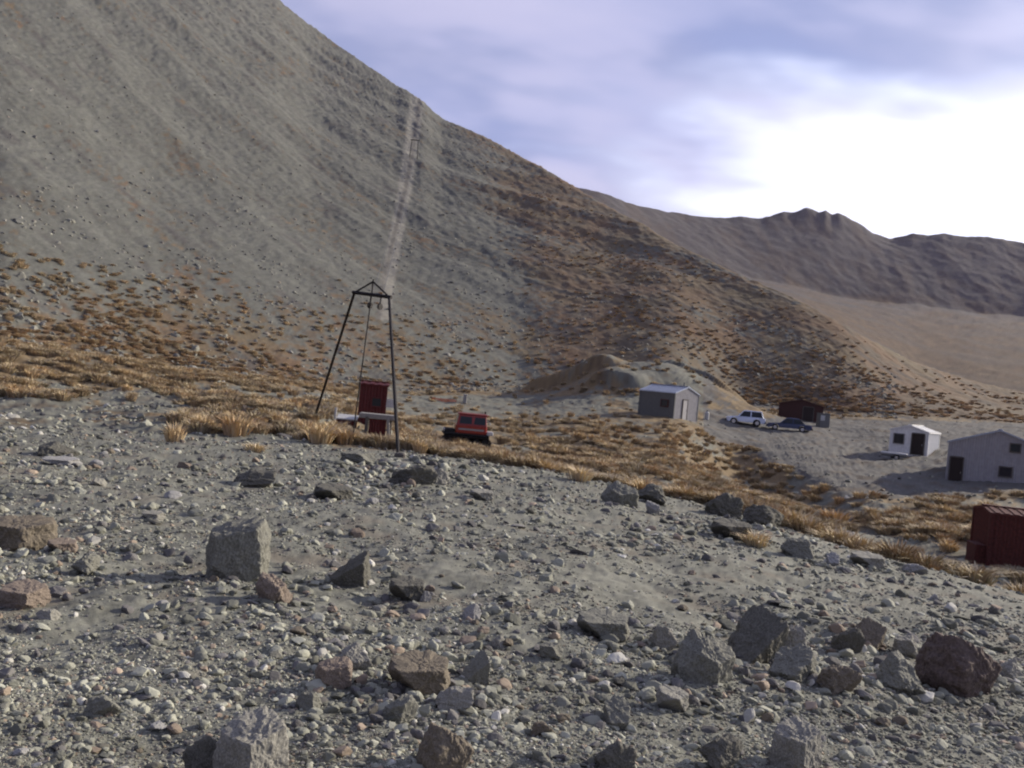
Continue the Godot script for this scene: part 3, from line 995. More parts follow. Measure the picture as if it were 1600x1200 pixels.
		T[2].append(Transform3D(Basis(Vector3.UP, rg.randf() * TAU).scaled_local(Vector3(s * 1.3, s * 0.75, s * 1.3)), R * Vector3(x, h, -d)))
		C[2].append(([Color(.56, .42, .26), Color(.60, .47, .31), Color(.50, .36, .23)][rg.randi() % 3] as Color) * rg.randf_range(0.6, 1.1))
	var root := Node3D.new()
	root.name = "tussock_grassland"
	add_child(root)
	tag(root, "dry tussock grass covering the valley and lower slopes", "grassland", "", "stuff")
	for k in 3:
		tag(multi("foliage", kinds[k], M.grass, T[k], C[k], root), "", "", "", "stuff")

# ---------------------------------------------------------------- buildings
func ribbed(st, a: Vector3, b: Vector3, h0: float, hfun: Callable, depth: float, pitch := 0.12, y0 := 0.0):
	# upright ribbed sheet from a to b; its outside is on the right-hand side going from a to b seen from above turned out by n
	var L := a.distance_to(b)
	var e := (b - a) / L
	var n := e.cross(Vector3.UP)
	var cnt := int(ceil(L / pitch))
	var prev := Vector3.ZERO
	var prevt := 0.0
	for i in range(0, cnt * 4 + 1):
		var t := minf(L * i / (cnt * 4.0), L)
		var off: float = depth if (i % 4 == 1 or i % 4 == 2) else 0.0
		var p := a + e * t + n * off
		if i > 0:
			quad(st, prev + Vector3.UP * y0, prev + Vector3.UP * (h0 + hfun.call(prevt / L)), p + Vector3.UP * (h0 + hfun.call(t / L)), p + Vector3.UP * y0)
		prev = p
		prevt = t

func window_part(t: Node3D, at: Vector3, size: Vector2, turn: float, frame: Material, called := "window"):
	# at: middle of the opening on the wall's face, turn: 0 looks to +z
	var bs := Basis(Vector3.UP, turn)
	var st := ns()
	for s in [-1, 1]:
		box(st, at + bs * Vector3(s * (size.x * 0.5 + 0.03), 0, 0.03), Vector3(0.07, size.y + 0.14, 0.09), bs)
		box(st, at + bs * Vector3(0, s * (size.y * 0.5 + 0.03), 0.033), Vector3(size.x, 0.07, 0.09), bs)
	var wn := part(called, done(st), frame, t)
	part("pane", bm(at + bs * Vector3(0, 0, 0.035), Vector3(size.x, size.y, 0.02), 0, bs), M.glass, wn)
	return wn

func door_part(t: Node3D, at: Vector3, size: Vector2, turn: float, m: Material):
	var bs := Basis(Vector3.UP, turn)
	var dr := part("door", bm(at + bs * Vector3(0, size.y * 0.5, 0.04), Vector3(size.x, size.y, 0.05), 0, bs), m, t)
	var st := ns()
	for s in [-1, 1]: box(st, at + bs * Vector3(s * (size.x * 0.5 + 0.04), size.y * 0.5, 0.045), Vector3(0.08, size.y + 0.1, 0.1), bs)
	box(st, at + bs * Vector3(0, size.y + 0.05, 0.048), Vector3(size.x, 0.09, 0.1), bs)
	part("frame", done(st), M.timber, dr)
	part("handle", bm(at + bs * Vector3(size.x * 0.38, size.y * 0.48, 0.09), Vector3(0.04, 0.14, 0.04), 0.01, bs), M.chrome, dr)
	return dr

func shed(called, label, at, turn, lx: float, lz: float, eave: float, ridge: float, wm, rm, ridge_along_x := true, over := 0.15, gable_m = null) -> Node3D:
	# corner-centred plan lx by lz, walls of ribbed sheet; eave and ridge heights
	var t := thing(called, label, "shed", at, turn)
	var x := lx * 0.5
	var z := lz * 0.5
	var flat := func(_q): return 0.0
	var gab := func(q): return (ridge - eave) * (1.0 - absf(q * 2.0 - 1.0))
	var A := [Vector3(-x, 0, z), Vector3(x, 0, z), Vector3(x, 0, -z), Vector3(-x, 0, -z)]
	for i in 4:
		var st := ns()
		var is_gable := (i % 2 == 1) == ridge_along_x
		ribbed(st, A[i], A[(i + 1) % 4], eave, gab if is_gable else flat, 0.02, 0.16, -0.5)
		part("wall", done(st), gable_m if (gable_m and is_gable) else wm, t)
		part("corner_trim", bm(A[i] + Vector3(0, eave * 0.5 - 0.02, 0), Vector3(0.12, eave, 0.12)), wm, t)
	# roof: two sheets with thickness and ribs
	for s in [-1, 1]:
		var st := ns()
		var n := int((lx if ridge_along_x else lz) / 0.3)
		var half: float = (z if ridge_along_x else x) + over
		var long: float = (x if ridge_along_x else z) + over
		var drop: float = (ridge - eave) / (z if ridge_along_x else x) * over
		for i in n:
			for q in 2:
				var l0 := lerpf(-long, long, (i + 0.5 * q) / n)
				var l1 := lerpf(-long, long, (i + 0.5 * (q + 1)) / n)
				var lift: float = 0.05 if q == 0 else 0.075
				var e0 := Vector3(l0, ridge + lift, 0)
				var e1 := Vector3(l1, ridge + lift, 0)
				var e2 := Vector3(l1, eave - drop + lift, s * half)
				var e3 := Vector3(l0, eave - drop + lift, s * half)
				var P := [e0, e1, e2, e3]
				if not ridge_along_x:
					for k in 4: P[k] = Vector3(P[k].z, P[k].y, -P[k].x)
				if s > 0: quad(st, P[0], P[1], P[2], P[3])
				else: quad(st, P[3], P[2], P[1], P[0])
				quad(st, P[3], P[2], P[2] - Vector3(0, 0.1, 0), P[3] - Vector3(0, 0.1, 0))
				if i == 0 and q == 0: quad(st, P[0], P[3], P[3] - Vector3(0, 0.1, 0), P[0] - Vector3(0, 0.1, 0))
				if i == n - 1 and q == 1: quad(st, P[1], P[2], P[2] - Vector3(0, 0.1, 0), P[1] - Vector3(0, 0.1, 0))
		part("roof_sheet", done(st), rm, t)
	var rl: float = (lx if ridge_along_x else lz) + over * 2
	part("ridge_cap", bm(Vector3(0, ridge + 0.075, 0), Vector3(rl, 0.05, 0.3) if ridge_along_x else Vector3(0.3, 0.05, rl), 0.02), rm, t)
	return t

func foot_on(u: float, d: float, sink := 0.0) -> Vector3:
	return at_depth(u, d) - Vector3(0, sink, 0)

func make_buildings():
	# grey hut on the flat below the mound
	var p := at_px(1060, 655, 70.0)
	var t := shed("grey_hut", "grey ribbed iron hut with a pale blue-grey roof under the mound", p + R * Vector3(-0.6, 0, -2.6), -0.72, 3.9, 4.4, 2.5, 3.15, M.galv, M.galv_roof, true, 0.12, M.lilac_wall)  # end walls and their door coloured paler than the sides: painted flare brightening
	window_part(t, Vector3(0.9, 1.45, 2.22), Vector2(0.75, 0.6), 0, M.rust_red)
	part("vent_pipe", tm(Vector3(1.2, 2.8, -0.5), Vector3(1.2, 3.6, -0.5), 0.07), M.galv, t)
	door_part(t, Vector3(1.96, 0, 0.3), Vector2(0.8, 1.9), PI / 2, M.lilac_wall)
	t = thing("gas_bottle", "white gas bottle standing against the grey hut's end wall", "gas bottle", at_px(1104, 656, 70.0))
	var st := ns()
	tube(st, Vector3(0, 0, 0), Vector3(0, 0.75, 0), 0.24, 0.24, 12)
	tube(st, Vector3(0, 0.75, 0), Vector3(0, 0.88, 0), 0.24, 0.12, 12)
	part("tank", done(st), M.white_paint, t)
	part("collar", tm(Vector3(0, 0.86, 0), Vector3(0, 1.0, 0), 0.11), M.galv, t)
	# maroon shed behind the cars
	p = at_depth(1250, 118)
	t = shed("maroon_shed", "dark maroon iron shed standing behind the two parked cars", p - Vector3(0, 0.4, 0), -0.3, 5.2, 4.4, 2.1, 2.75, M.maroon, M.maroon, false, 0.15)
	door_part(t, Vector3(0.9, 0, 2.22), Vector2(1.2, 1.9), 0, M.dark_timber)
	t = thing("steel_cabinet", "grey upright cabinet with a white panel at the maroon shed's end", "cabinet", at_depth(1285, 108), 0.2)
	part("body", bm(Vector3(0, 0.8, 0), Vector3(1.3, 1.7, 0.8), 0.03), M.galv, t)
	part("panel", bm(Vector3(-0.3, 1.15, 0.41), Vector3(0.55, 0.6, 0.03), 0.01), M.white_paint, t)
	part("lid", bm(Vector3(0, 1.68, 0), Vector3(1.4, 0.06, 0.9), 0.02), M.galv, t)
	# white shed with the sunlit end
	p = at_px(1444, 712, 60.0)
	t = shed("white_shed", "small white iron shed, one end wall bright in sun, doorway dark", p + R * Vector3(0.15, 0, -2.4), -0.62, 3.0, 4.4, 1.95, 2.4, M.white_iron, M.white_iron, false, 0.12, M.white_iron)
	door_part(t, Vector3(0.72, 0, 2.22), Vector2(0.95, 1.75), 0, M.dark_timber)
	window_part(t, Vector3(-0.82, 1.2, 2.22), Vector2(0.8, 0.8), 0, M.grey_paint)
	t = thing("cargo_trailer", "low trailer under a bright white cover beside the white shed", "trailer", at_depth(1396, 76.0), -0.25)
	st = ns()
	box(st, Vector3(0, 0.55, 0), Vector3(2.0, 0.22, 1.1), Basis.IDENTITY, 0.09)
	part("cover", done(st), M.white_paint, t)
	part("bed", bm(Vector3(0, 0.38, 0), Vector3(1.9, 0.14, 1.05), 0.02), M.galv, t)
	for s in [-1, 1]:
		var wh := part("wheel", tm(Vector3(0.1, 0.26, s * 0.5), Vector3(0.1, 0.26, s * 0.66), 0.26, 0.26, 14), M.rubber, t)
		part("rim", tm(Vector3(0.1, 0.26, s * 0.655), Vector3(0.1, 0.26, s * 0.67), 0.14, 0.14, 10), M.chrome, wh)
	part("drawbar", tm(Vector3(0.9, 0.36, 0), Vector3(2.0, 0.3, 0), 0.04), M.rust_red, t)
	# tall grey building
	p = at_depth(1552, 62)
	t = shed("tall_building", "tall pale grey two-storey building with a dark door, by the yard", p + R * Vector3(1.6, -0.85, -2.9), -0.48, 6.0, 7.0, 3.15, 4.2, M.lilac_wall, M.galv_roof, false, 0.14, M.lilac_wall)
	door_part(t, Vector3(-2.45, 0.2, 3.52), Vector2(0.75, 1.9), 0, M.dark_timber)
	window_part(t, Vector3(0.95, 3.15, 3.52), Vector2(0.55, 0.5), 0, M.timber)
	window_part(t, Vector3(0.5, 1.5, 3.52), Vector2(0.7, 0.6), 0, M.timber)
	# dark red shed at the near edge of the yard
	p = at_depth(1585, 36)
	t = shed("dark_red_shed", "dark red flat-topped iron shed at the yard's near edge", p + Vector3(0, -0.2, 0), -0.2, 2.6, 2.2, 2.15, 2.3, M.rust_red, M.rust_red, true, 0.05)
	part("side_bin", bm(Vector3(-1.5, 0.35, 0.3), Vector3(0.4, 1.1, 1.2), 0.02), M.rust_red, t)

# ---------------------------------------------------------------- ski lift things
func make_tower():
	var pl_ := at_px(490, 650, 31.0)
	var pr := at_px(625, 714, 20.0)
	var pc := at_px(550, 690, 20.0)
	var dm := -(R.inverse() * ((pl_ + pr) * 0.5)).z
	var tl := w(554, 457, dm + 0.35)
	var tr := w(608, 464, dm - 0.35)
	var ap := w(583, 440, dm)
	var o := (pl_ + pr) * 0.5
	var t := thing("lift_tower", "dark steel lift tower with splayed legs and a peaked crossbar", "lift tower", o)
	part("leg", tm(pl_ - o - Vector3(0, 0.3, 0), tl - o, 0.055, 0.05), M.steel_dark, t)
	part("leg", tm(pr - o - Vector3(0, 0.3, 0), tr - o, 0.055, 0.05), M.steel_dark, t)
	part("stay_rod", tm(pc - o - Vector3(0, 0.2, 0), (tl + tr) * 0.5 - o, 0.025, 0.022), M.steel_dark, t)
	var e := (tr - tl).normalized()
	part("crossbar", tm(tl - e * 0.08 - o, tr + e * 0.1 - o, 0.065), M.steel_dark, t)
	part("peak_strut", tm(tl - o, ap - o, 0.032), M.steel_dark, t)
	part("peak_strut", tm(tr - o, ap - o, 0.032), M.steel_dark, t)
	var mid := (tl + tr) * 0.5
	part("king_post", tm(mid - o, ap + Vector3(0, 0.08, 0) - o, 0.025), M.steel_dark, t)
	var ends := []
	for q in [0.48, 0.77]:
		var s := tl.lerp(tr, q)
		var hg := part("hanger", tm(s - o, s - o - Vector3(0, 0.34, 0), 0.022), M.steel_dark, t)
		var c := s - o - Vector3(0, 0.38, 0)
		part("pulley", tm(c - Vector3(0.03, 0, 0.02), c + Vector3(0.03, 0, 0.02), 0.11, 0.11, 16), M.steel_dark, hg)
		ends.append(s - Vector3(0, 0.27, 0))
	for b in [pl_, pr]:
		part("footing", bm(b - o, Vector3(0.3, 0.24, 0.3), 0.04), M.timber, t)
	# ropes running up the scraped strip
	var far1 := at_px(646, 246, 130.0) + Vector3(0, 5.2, 0)
	for i in 2:
		var st := ns()
		var a: Vector3 = ends[i]
		var b: Vector3 = far1 + Vector3(-0.9 + 1.8 * i, 0, 0)
		var last := a
		for j in range(1, 25):
			var q := j / 24.0
			var p := a.lerp(b, q) - Vector3(0, 9.0 * 4.0 * q * (1.0 - q) * 0.25, 0)
			tube(st, last, p, 0.013, 0.013, 5)
			last = p
		var c := MeshInstance3D.new()
		c.mesh = done(st)
		c.material_override = M.cable
		c.name = numbered("haul_rope")
		add_child(c)
		tag(c, "thin steel rope running from the lift tower up the scree", "rope", "haul ropes of the lift")
	# tower half way up
	var f := at_px(646, 246, 130.0)
	t = thing("slope_tower", "small dark lift tower high on the scree beside the strip", "lift tower", f)
	for s in [-1, 1]: part("leg", tm(Vector3(s * 1.2, -0.5, 0), Vector3(s * 0.9, 5.2, 0), 0.12), M.steel_dark, t)
	part("crossbar", tm(Vector3(-1.4, 5.2, 0), Vector3(1.4, 5.2, 0), 0.13), M.steel_dark, t)

func panel_ribs(a: Vector3, b: Vector3, h: float) -> ArrayMesh:
	var st := ns()
	ribbed(st, a, b, h, func(_q): return 0.0, 0.02, 0.13)
	box(st, (a + b) * 0.5 + Vector3(0, h * 0.5, 0) - (b - a).normalized().cross(Vector3.UP) * 0.02, Vector3(a.distance_to(b), h, 0.015), Basis(Vector3.UP, -atan2(b.z - a.z, b.x - a.x)))
	return done(st)

func make_station():
	# red control hut
	var p := at_depth(584, 47.5)
	var up := w(584, 597, 47.5).y - p.y
	var t := shed("control_hut", "narrow dark red iron control hut behind the loading platform", p + R * Vector3(-0.16, 0, 0), 0.12, 1.25, 1.3, up - 0.12, up - 0.02, M.red_iron, M.red_iron, true, 0.12)
	window_part(t, Vector3(0.2, up * 0.56, 0.67), Vector2(0.45, 0.4), 0, M.red_iron)
	part("notice", bm(Vector3(0.88, up * 0.56, 0.6), Vector3(0.46, 0.42, 0.04), 0.01), M.white_paint, t)
	part("bracket", bm(Vector3(0.6, up * 0.56, 0.56), Vector3(0.14, 0.05, 0.03)), M.timber, t)
	# loading platform
	p = at_depth(590, 42.0)
	var top := w(586, 648, 42.0).y - p.y
	t = thing("loading_platform", "loading platform clad in red ribbed iron with grey timber posts", "platform", p, 0.05)
	part("deck", bm(Vector3(-0.12, top - 0.08, -0.4), Vector3(1.62, 0.22, 1.0), 0.02), M.pale_timber, t)
	part("panel", panel_ribs(Vector3(-0.45, -0.2, 0.0), Vector3(0.32, -0.2, 0.0), top + 0.05), M.red_iron, t)
	part("post", bm(Vector3(0.46, top * 0.5 - 0.25, 0.08), Vector3(0.14, top + 0.3, 0.14), 0.02, Basis(Vector3.FORWARD, -0.1)), M.pale_timber, t)
	part("post", bm(Vector3(-0.56, top * 0.5 - 0.25, 0.08), Vector3(0.12, top + 0.3, 0.12), 0.02), M.timber, t)
	part("post", bm(Vector3(-0.6, top * 0.5 - 0.25, -0.8), Vector3(0.12, top + 0.3, 0.12), 0.02), M.timber, t)
	part("post", bm(Vector3(0.46, top * 0.5 - 0.25, -0.8), Vector3(0.12, top + 0.3, 0.12), 0.02), M.timber, t)
	# low wing with the white board
	p = at_depth(541, 42.5)
	var wt := w(541, 654, 42.5).y - p.y
	t = thing("loading_ramp", "low ramp with red iron sides and a bright white board on top", "ramp", p, 0.05)
	part("panel", panel_ribs(Vector3(-0.45, -0.3, 0.2), Vector3(0.5, -0.3, 0.2), wt + 0.28), M.red_iron, t)
	part("board", bm(Vector3(0.02, wt + 0.06, -0.1), Vector3(0.95, 0.07, 0.7), 0.01, Basis(Vector3.RIGHT, 0.25)), M.white_paint, t)
	part("post", bm(Vector3(-0.5, wt * 0.5, 0.26), Vector3(0.10, wt + 0.95, 0.08), 0.015), M.white_paint, t)
	# bits of red netting
	for a in [[456, 642, 34, 8, 35.0, "low dark red netting lying by the tower's far leg"], [694, 628, 38, 5, 60.0, "low orange-red netting strip behind the snowcat"]]:
		p = at_px(a[0], a[1], a[4])
		var d: float = -(R.inverse() * p).z
		var L: float = a[2] * d / F
		var H: float = a[3] * d / F
		t = thing("snow_fence", a[5], "fence", p, 0.05)
		for i in 4:
			part("post", tm(Vector3(lerpf(-L, L, i / 3.0) * 0.5, -0.2, 0), Vector3(lerpf(-L, L, i / 3.0) * 0.5, H * 1.15, 0), 0.025), M.timber, t)
		var st := ns()
		for j in 5: box(st, Vector3(0, H * (0.15 + 0.2 * j), 0.03), Vector3(L, H * 0.11, 0.012))
		for j in int(L / 0.12): box(st, Vector3(-L * 0.5 + 0.12 * j, H * 0.55, 0.032), Vector3(0.045, H * 0.9, 0.01))
		part("netting", done(st), M.orange_net if a[0] > 600 else M.red_iron, t)
	p = at_px(726, 630, 60.0)
	t = thing("marker_post", "short pale post with a cap behind the snowcat", "post", p)
	part("post", bm(Vector3(0, 0.42, 0), Vector3(0.38, 0.9, 0.35), 0.03), M.grey_paint, t)
	part("cap", bm(Vector3(0, 0.91, 0), Vector3(0.46, 0.09, 0.43), 0.02), M.white_paint, t)

# ---------------------------------------------------------------- vehicles
func hull(st, prof: Array, half: Callable, bev := 0.05):
	# side outline (x, y), clockwise, given a half width at each point; rounded shoulders
	var n := prof.size()
	var ring := func(k: int) -> Array:
		var a := []
		for q in prof:
			var hw: float = half.call(q.x, q.y)
			var c := Vector2(0, 0.6)
			var s: float = 1.0
			if k == 0 or k == 3: s = 1.0
			a.append(Vector3(q.x, q.y, [hw, hw - 0.0, -hw, -hw][k]))
		return a
	var cen := Vector2.ZERO
	for q in prof: cen += q
	cen /= n
	var lay := []
	for k in 4:
		var a := []
		for q in prof:
			var hw: float = half.call(q.x, q.y)
			var dirc: Vector2 = (q - cen)
			var sh: Vector2 = q - dirc.normalized() * bev if (k == 0 or k == 3) else q
			var z: float = [hw, hw - bev, -hw + bev, -hw][k]
			a.append(Vector3(sh.x, sh.y, z))
		lay.append(a)
	for k in 3:
		for i in n:
			var j := (i + 1) % n
			quad(st, lay[k][i], lay[k][j], lay[k + 1][j], lay[k + 1][i])
	var idx := Geometry2D.triangulate_polygon(PackedVector2Array(prof))
	for i in range(0, idx.size(), 3):
		for s in [0, 3]:
			var a: Vector3 = lay[s][idx[i]]
			var b: Vector3 = lay[s][idx[i + 1]]
			var c: Vector3 = lay[s][idx[i + 2]]
			var front := (b - a).cross(c - a).z < 0.0     # clockwise seen from +z
			if (s == 0) == front: tri(st, a, b, c)
			else: tri(st, a, c, b)

func wheel(t: Node3D, at: Vector3, r: float, wd: float, side: float):
	var st := ns()
	for k in 3:
		var z: float = [-0.5, -0.35, 0.35][k] * wd
		var z1: float = [-0.35, 0.35, 0.5][k] * wd
		tube(st, at + Vector3(0, 0, z), at + Vector3(0, 0, z1), r * [0.9, 1.0, 1.0][k], r * [1.0, 1.0, 0.9][k], 20)
	var wh := part("wheel", done(st), M.rubber, t)
	part("rim", tm(at + Vector3(0, 0, side * wd * 0.45), at + Vector3(0, 0, side * (wd * 0.5 + 0.012)), r * 0.62, r * 0.56, 14), M.chrome, wh)

func car(called, label, at, turn, paint: Material, L: float, H: float, suv: bool):
	var t := thing(called, label, "car", at, turn, "cars parked by the maroon shed")
	var a := L * 0.5
	var wr: float = 0.36 if suv else 0.31
	var sill := 0.32 if suv else 0.24
	var belt := H * 0.56
	var V := func(x, y): return Vector2(x, y)
	var body := [V.call(-a, sill + 0.12), V.call(-a + 0.02, belt - 0.22), V.call(-a + 0.14, belt - 0.10), V.call(-a * 0.42, belt), V.call(a * 0.75, belt + 0.02), V.call(a - 0.08, belt - 0.03), V.call(a, belt - 0.2), V.call(a - 0.02, sill + 0.1), V.call(a - 0.15, sill)]
	# wheel arches along the lower edge
	for wx in [a * 0.58, -a * 0.62]:
		for i in 7:
			var g := PI * i / 6.0
			body.append(Vector2(wx + cos(g) * (wr + 0.06), maxf(sill, wr + sin(g) * (wr + 0.07))))
	body.append(Vector2(-a + 0.15, sill))
	var st := ns()
	hull(st, body, func(x, _y): return 0.86 - 0.10 * pow(absf(x) / a, 4.0), 0.06)
	part("body", done(st), paint, t)
	var rear: float = a * 0.9 if suv else a * 0.72
	var cab := [Vector2(-a * 0.44, belt - 0.02), Vector2(-a * 0.14, H - 0.05), Vector2(0.05, H), Vector2(rear - (0.25 if suv else 0.75), H - 0.03), Vector2(rear, belt - 0.02)]
	var hw := func(_x, y): return lerpf(0.79, 0.62, clampf((y - belt) / (H - belt), 0, 1))
	st = ns()
	hull(st, cab, hw, 0.04)
	part("cabin", done(st), paint, t)
	for s in [-1, 1]:
		for wq in 2:
			var x0: float = lerpf(-a * 0.36, rear - 0.12, 0.0 if wq == 0 else 0.52)
			var x1: float = lerpf(-a * 0.36, rear - 0.12, 0.48 if wq == 0 else 1.0)
			st = ns()
			var y0 := belt + 0.03
			var y1 := H - 0.12
			var sl: float = (a * 0.3) * (y1 - y0) / (H - belt)
			var sr: float = (0.22 if suv else 0.65) * (y1 - y0) / (H - belt)
			var z0: float = s * (hw.call(0, y0) + 0.006)
			var z1: float = s * (hw.call(0, y1) + 0.006)
			var p := [Vector3(x0, y0, z0), Vector3(x0 + (sl if wq == 0 else 0.0), y1, z1), Vector3(x1 - (sr if wq == 1 else 0.0), y1, z1), Vector3(x1, y0, z0)]
			if s > 0: quad(st, p[0], p[1], p[2], p[3])
			else: quad(st, p[3], p[2], p[1], p[0])
			part("window", done(st), M.glass, t)
	st = ns()
	var nrm := Vector3(-(H - belt), a * 0.3, 0).normalized() * 0.012
	quad(st, Vector3(-a * 0.42, belt + 0.02, -0.7) + nrm, Vector3(-a * 0.17, H - 0.1, -0.56) + nrm, Vector3(-a * 0.17, H - 0.1, 0.56) + nrm, Vector3(-a * 0.42, belt + 0.02, 0.7) + nrm)
	part("windscreen", done(st), M.glass, t)
	st = ns()
	nrm = Vector3(0.012, 0.004, 0)
	var rx: float = rear - (0.25 if suv else 0.75)
	quad(st, Vector3(lerpf(rear, rx, 0.1), lerpf(belt, H, 0.1), 0.7) + nrm, Vector3(lerpf(rear, rx, 0.85), lerpf(belt, H, 0.85), 0.58) + nrm, Vector3(lerpf(rear, rx, 0.85), lerpf(belt, H, 0.85), -0.58) + nrm, Vector3(lerpf(rear, rx, 0.1), lerpf(belt, H, 0.1), -0.7) + nrm)
	part("rear_window", done(st), M.glass, t)
	for s in [-1, 1]:
		for wx in [a * 0.58, -a * 0.62]: wheel(t, Vector3(wx, wr, s * 0.72), wr, 0.22, s)
		part("headlight", bm(Vector3(-a + 0.03, belt - 0.26, s * 0.56), Vector3(0.1, 0.14, 0.28), 0.03), M.lamp_clear, t)
		part("tail_light", bm(Vector3(a - 0.03, belt - 0.2, s * 0.6), Vector3(0.08, 0.2, 0.14), 0.02), M.lamp_red, t)
		part("mirror", bm(Vector3(-a * 0.33, belt + 0.08, s * 0.92), Vector3(0.12, 0.12, 0.2), 0.03), paint, t)
	part("bumper", bm(Vector3(-a - 0.01, sill + 0.16, 0), Vector3(0.16, 0.2, 1.5), 0.05), M.rubber, t)
	part("bumper", bm(Vector3(a + 0.01, sill + 0.16, 0), Vector3(0.16, 0.2, 1.5), 0.05), M.rubber, t)

func make_snowcat():
	var p := at_px(727, 702, 50.0)
	var t := thing("snowcat", "red snowcat with a boxy windowed cab on wide dark tracks", "snowcat", p, 0.12)
	t.scale = Vector3.ONE * 0.8
	# tracks: outline loop swept across the width, with cleats
	for s in [-1, 1]:
		var zc: float = s * 0.85
		var path := []
		for i in 9:
			var g := PI * 0.5 + PI * i / 8.0
			path.append(Vector2(-1.2 + cos(g) * 0.36, 0.40 + sin(g) * 0.36))
		for i in 9:
			var g := -PI * 0.5 + PI * i / 8.0
			path.append(Vector2(1.2 + cos(g) * 0.36, 0.40 + sin(g) * 0.36))
		var st := ns()
		var n := path.size()
		for i in n:
			var a: Vector2 = path[i]
			var b: Vector2 = path[(i + 1) % n]
			var seg := a.distance_to(b)
			var cnt := maxi(1, int(seg / 0.16))
			for q in cnt:
				var m := a.lerp(b, (q + 0.5) / cnt)
				var ang := atan2(b.y - a.y, b.x - a.x)
				box(st, Vector3(m.x, m.y, zc), Vector3(seg / cnt + 0.01, 0.04, 0.8), Basis(Vector3(0, 0, 1), ang))
				box(st, Vector3(m.x, m.y, zc) + Basis(Vector3(0, 0, 1), ang) * Vector3(0, -0.045, 0), Vector3(0.05, 0.05, 0.84), Basis(Vector3(0, 0, 1), ang))
		var tk := part("track", done(st), M.track, t)
		for i in 5:
			part("road_wheel", tm(Vector3(-1.2 + 0.6 * i, 0.38, zc - 0.25), Vector3(-1.2 + 0.6 * i, 0.38, zc + 0.3), 0.29, 0.29, 14), M.rubber, tk)
	part("chassis", bm(Vector3(0, 0.72, 0), Vector3(3.0, 0.34, 1.1), 0.04), M.track, t)
	part("deck", bm(Vector3(-0.1, 0.93, 0), Vector3(3.1, 0.1, 2.2), 0.03), M.rubber, t)
	var body := part("cab", bm(Vector3(0.22, 1.28, 0), Vector3(2.1, 0.62, 1.9), 0.08), M.red_paint, t)
	part("stripe", bm(Vector3(0.2, 1.28, 0.955), Vector3(1.7, 0.12, 0.015)), M.grey_paint, body)
	var st := ns()
	# upper cab: pillars and roof
	hull(st, [Vector2(-0.78, 1.56), Vector2(-0.66, 2.22), Vector2(1.16, 2.22), Vector2(1.24, 1.56)], func(_x, y): return lerpf(0.93, 0.82, (y - 1.56) / 0.66), 0.03)
	part("upper_cab", done(st), M.red_paint, t)
	part("roof", bm(Vector3(0.26, 2.28, 0), Vector3(2.0, 0.12, 1.74), 0.05), M.red_paint, t)
	for s in [-1, 1]:
		for q in [[-0.62, 0.22], [0.34, 1.12]]:
			st = ns()
			var a := [Vector3(q[0], 1.64, s * 0.925), Vector3(q[0] + 0.07, 2.12, s * 0.845), Vector3(q[1] - 0.02, 2.12, s * 0.845), Vector3(q[1], 1.64, s * 0.925)]
			if s > 0: quad(st, a[0], a[1], a[2], a[3])
			else: quad(st, a[3], a[2], a[1], a[0])
			part("window", done(st), M.glass, t)
	st = ns()
	quad(st, Vector3(-0.785, 1.64, -0.8), Vector3(-0.70, 2.12, -0.72), Vector3(-0.70, 2.12, 0.72), Vector3(-0.785, 1.64, 0.8))
	part("windscreen", done(st), M.glass, t)
	part("engine_cover", bm(Vector3(-1.2, 1.1, 0), Vector3(0.7, 0.28, 1.5), 0.06), M.rubber, t)
	for s in [-1, 1]: part("headlight", tm(Vector3(-1.52, 1.12, s * 0.6), Vector3(-1.58, 1.12, s * 0.6), 0.1, 0.1, 12), M.lamp_clear, t)
	part("tool_box", bm(Vector3(1.5, 1.1, 0.5), Vector3(0.42, 0.26, 0.9), 0.04), M.white_paint, t)
	part("exhaust", tm(Vector3(1.2, 1.6, -0.7), Vector3(1.2, 2.5, -0.7), 0.05), M.steel_dark, t)

func make_cars():
	car("parked_car", "silver-white four-wheel drive parked nearest the grey hut", at_px(1167, 665, 85.0) + R * Vector3(0, 0, -0.8), -0.2, M.car_silver, 4.1, 1.65, true)
	car("parked_car", "dark blue saloon parked before the maroon shed", at_px(1236, 674, 80.0) + R * Vector3(0, 0, -0.8), -0.28, M.car_blue, 4.6, 1.42, false)

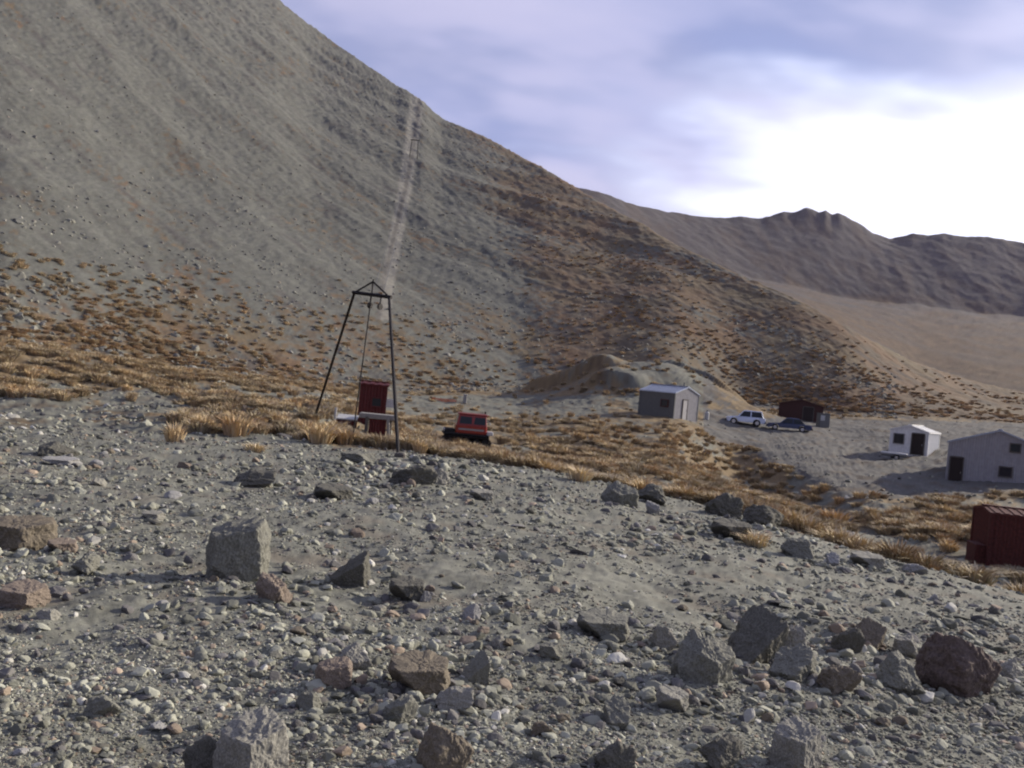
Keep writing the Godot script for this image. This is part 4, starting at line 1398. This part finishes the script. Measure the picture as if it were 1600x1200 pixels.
# ---------------------------------------------------------------- sky
func make_sky() -> Sky:
	var W := 2048
	var Hh := 1024
	var im := Image.create(W, Hh, false, Image.FORMAT_RGBF)
	var na := noise(1.0, 301, 5)
	var nb := noise(1.0, 302, 4)
	for j in Hh:
		var el := (0.5 - (j + 0.5) / Hh) * PI
		for i in W:
			if el < -0.02:
				im.set_pixel(i, j, Color(.30, .28, .28))
				continue
			# direction of this pixel; az is measured clockwise from the view direction (-z)
			var az := (i + 0.5) / W * TAU
			var v := Vector3(sin(az) * cos(el), sin(el), -cos(az) * cos(el))
			var ca := clampf(v.dot(sun_to), -1, 1)
			var ang := acos(ca)
			# flat cloud sheet seen from below: stretched towards the horizon
			var q := 1.0 / (maxf(sin(el), 0.0) + 0.16)
			var px := v.x * q
			var pz := v.z * q
			var c1 := na.get_noise_2d(px * 0.55 + 0.6 * pz, pz * 0.75 + 4.0)
			var c2 := nb.get_noise_2d(px * 1.6, pz * 2.6)
			var cl := clampf(0.52 + 0.8 * c1 + 0.25 * c2 + 0.25 * (1.0 - smoothstep(0.05, 0.5, el)), 0, 1)
			var blue := Color(.19, .24, .43).lerp(Color(.33, .42, .80), 1.0 - smoothstep(0.1, 0.9, el))
			var cloud := Color(.41, .44, .69).lerp(Color(.60, .60, .86), smoothstep(0.2, 0.8, 0.5 + c2 + 0.5 * c1))
			var c := blue.lerp(cloud, cl)
			c *= lerpf(0.62, 1.0, smoothstep(-0.4, 0.7, ca))
			var g := exp(-ang * ang / 0.14) * 1.9 + exp(-ang / 0.30) * 0.75
			g *= 0.72 + 0.9 * smoothstep(-0.25, 0.3, c1 + 0.35 * c2)
			g *= lerpf(1.0, 0.42, smoothstep(0.30, 0.37, el + 0.05 * c2 + 0.04 * c1))     # a cloud sheet hangs above the bright gap
			var gap := smoothstep(1.02, 0.70, ang + 0.22 * c2 + 0.1 * c1) * (1.0 - smoothstep(0.27, 0.34, el + 0.04 * c2 + 0.04 * c1))
			c += Color(1.0, 0.98, 0.95) * (g + 0.75 * gap)
			im.set_pixel(i, j, c)
	var sm := PanoramaSkyMaterial.new()
	sm.panorama = ImageTexture.create_from_image(im)
	var sky := Sky.new()
	sky.sky_material = sm
	return sky

var sun_to := Vector3.ZERO

func _ready():
	# camera
	var cam := Camera3D.new()
	cam.name = "camera"
	cam.fov = rad_to_deg(2.0 * atan(600.0 / F))
	cam.near = 0.05
	cam.far = 9000.0
	cam.rotation.z = ROLL
	var lens := CameraAttributesPhysical.new()      # a cheap phone's soft lens, focused too close
	lens.frustum_focal_length = 12.0 * F / 600.0
	lens.frustum_focus_distance = 0.5
	lens.frustum_near = 0.05
	lens.frustum_far = 9000.0
	lens.exposure_aperture = 32.0
	cam.attributes = lens
	add_child(cam)
	cam.current = true
	# sun: low, out of the picture to the right and a little ahead
	var az := deg_to_rad(63.0)
	var el := deg_to_rad(19.0)
	sun_to = R * Vector3(sin(az) * cos(el), sin(el), -cos(az) * cos(el))
	var sun := DirectionalLight3D.new()
	sun.name = "sun"
	sun.light_energy = 1.6
	sun.light_color = Color(1.0, 0.95, 0.87)
	sun.light_angular_distance = 0.6
	sun.shadow_enabled = true
	add_child(sun)
	sun.look_at_from_position(Vector3.ZERO, -sun_to, Vector3.UP)
	# sky and exposure
	var we := WorldEnvironment.new()
	var env := Environment.new()
	env.background_mode = Environment.BG_SKY
	env.sky = make_sky()
	env.background_energy_multiplier = 0.8
	env.tonemap_mode = Environment.TONE_MAPPER_LINEAR
	env.tonemap_exposure = 1.25
	env.sdfgi_enabled = true
	env.ssao_enabled = true
	env.ssil_enabled = true
	env.fog_enabled = true
	env.fog_density = 0.00005
	env.fog_light_color = Color(.80, .78, .88)
	we.environment = env
	add_child(we)
	# large structure
	make_materials()
	make_contours()
	make_terrain()
	print("terrain ", Time.get_ticks_msec())
	make_buildings()
	make_station()
	make_tower()
	make_snowcat()
	make_cars()
	make_boulders()
	print("boulders ", Time.get_ticks_msec())
	make_gravel()
	make_tussocks()
	print("done ", Time.get_ticks_msec())
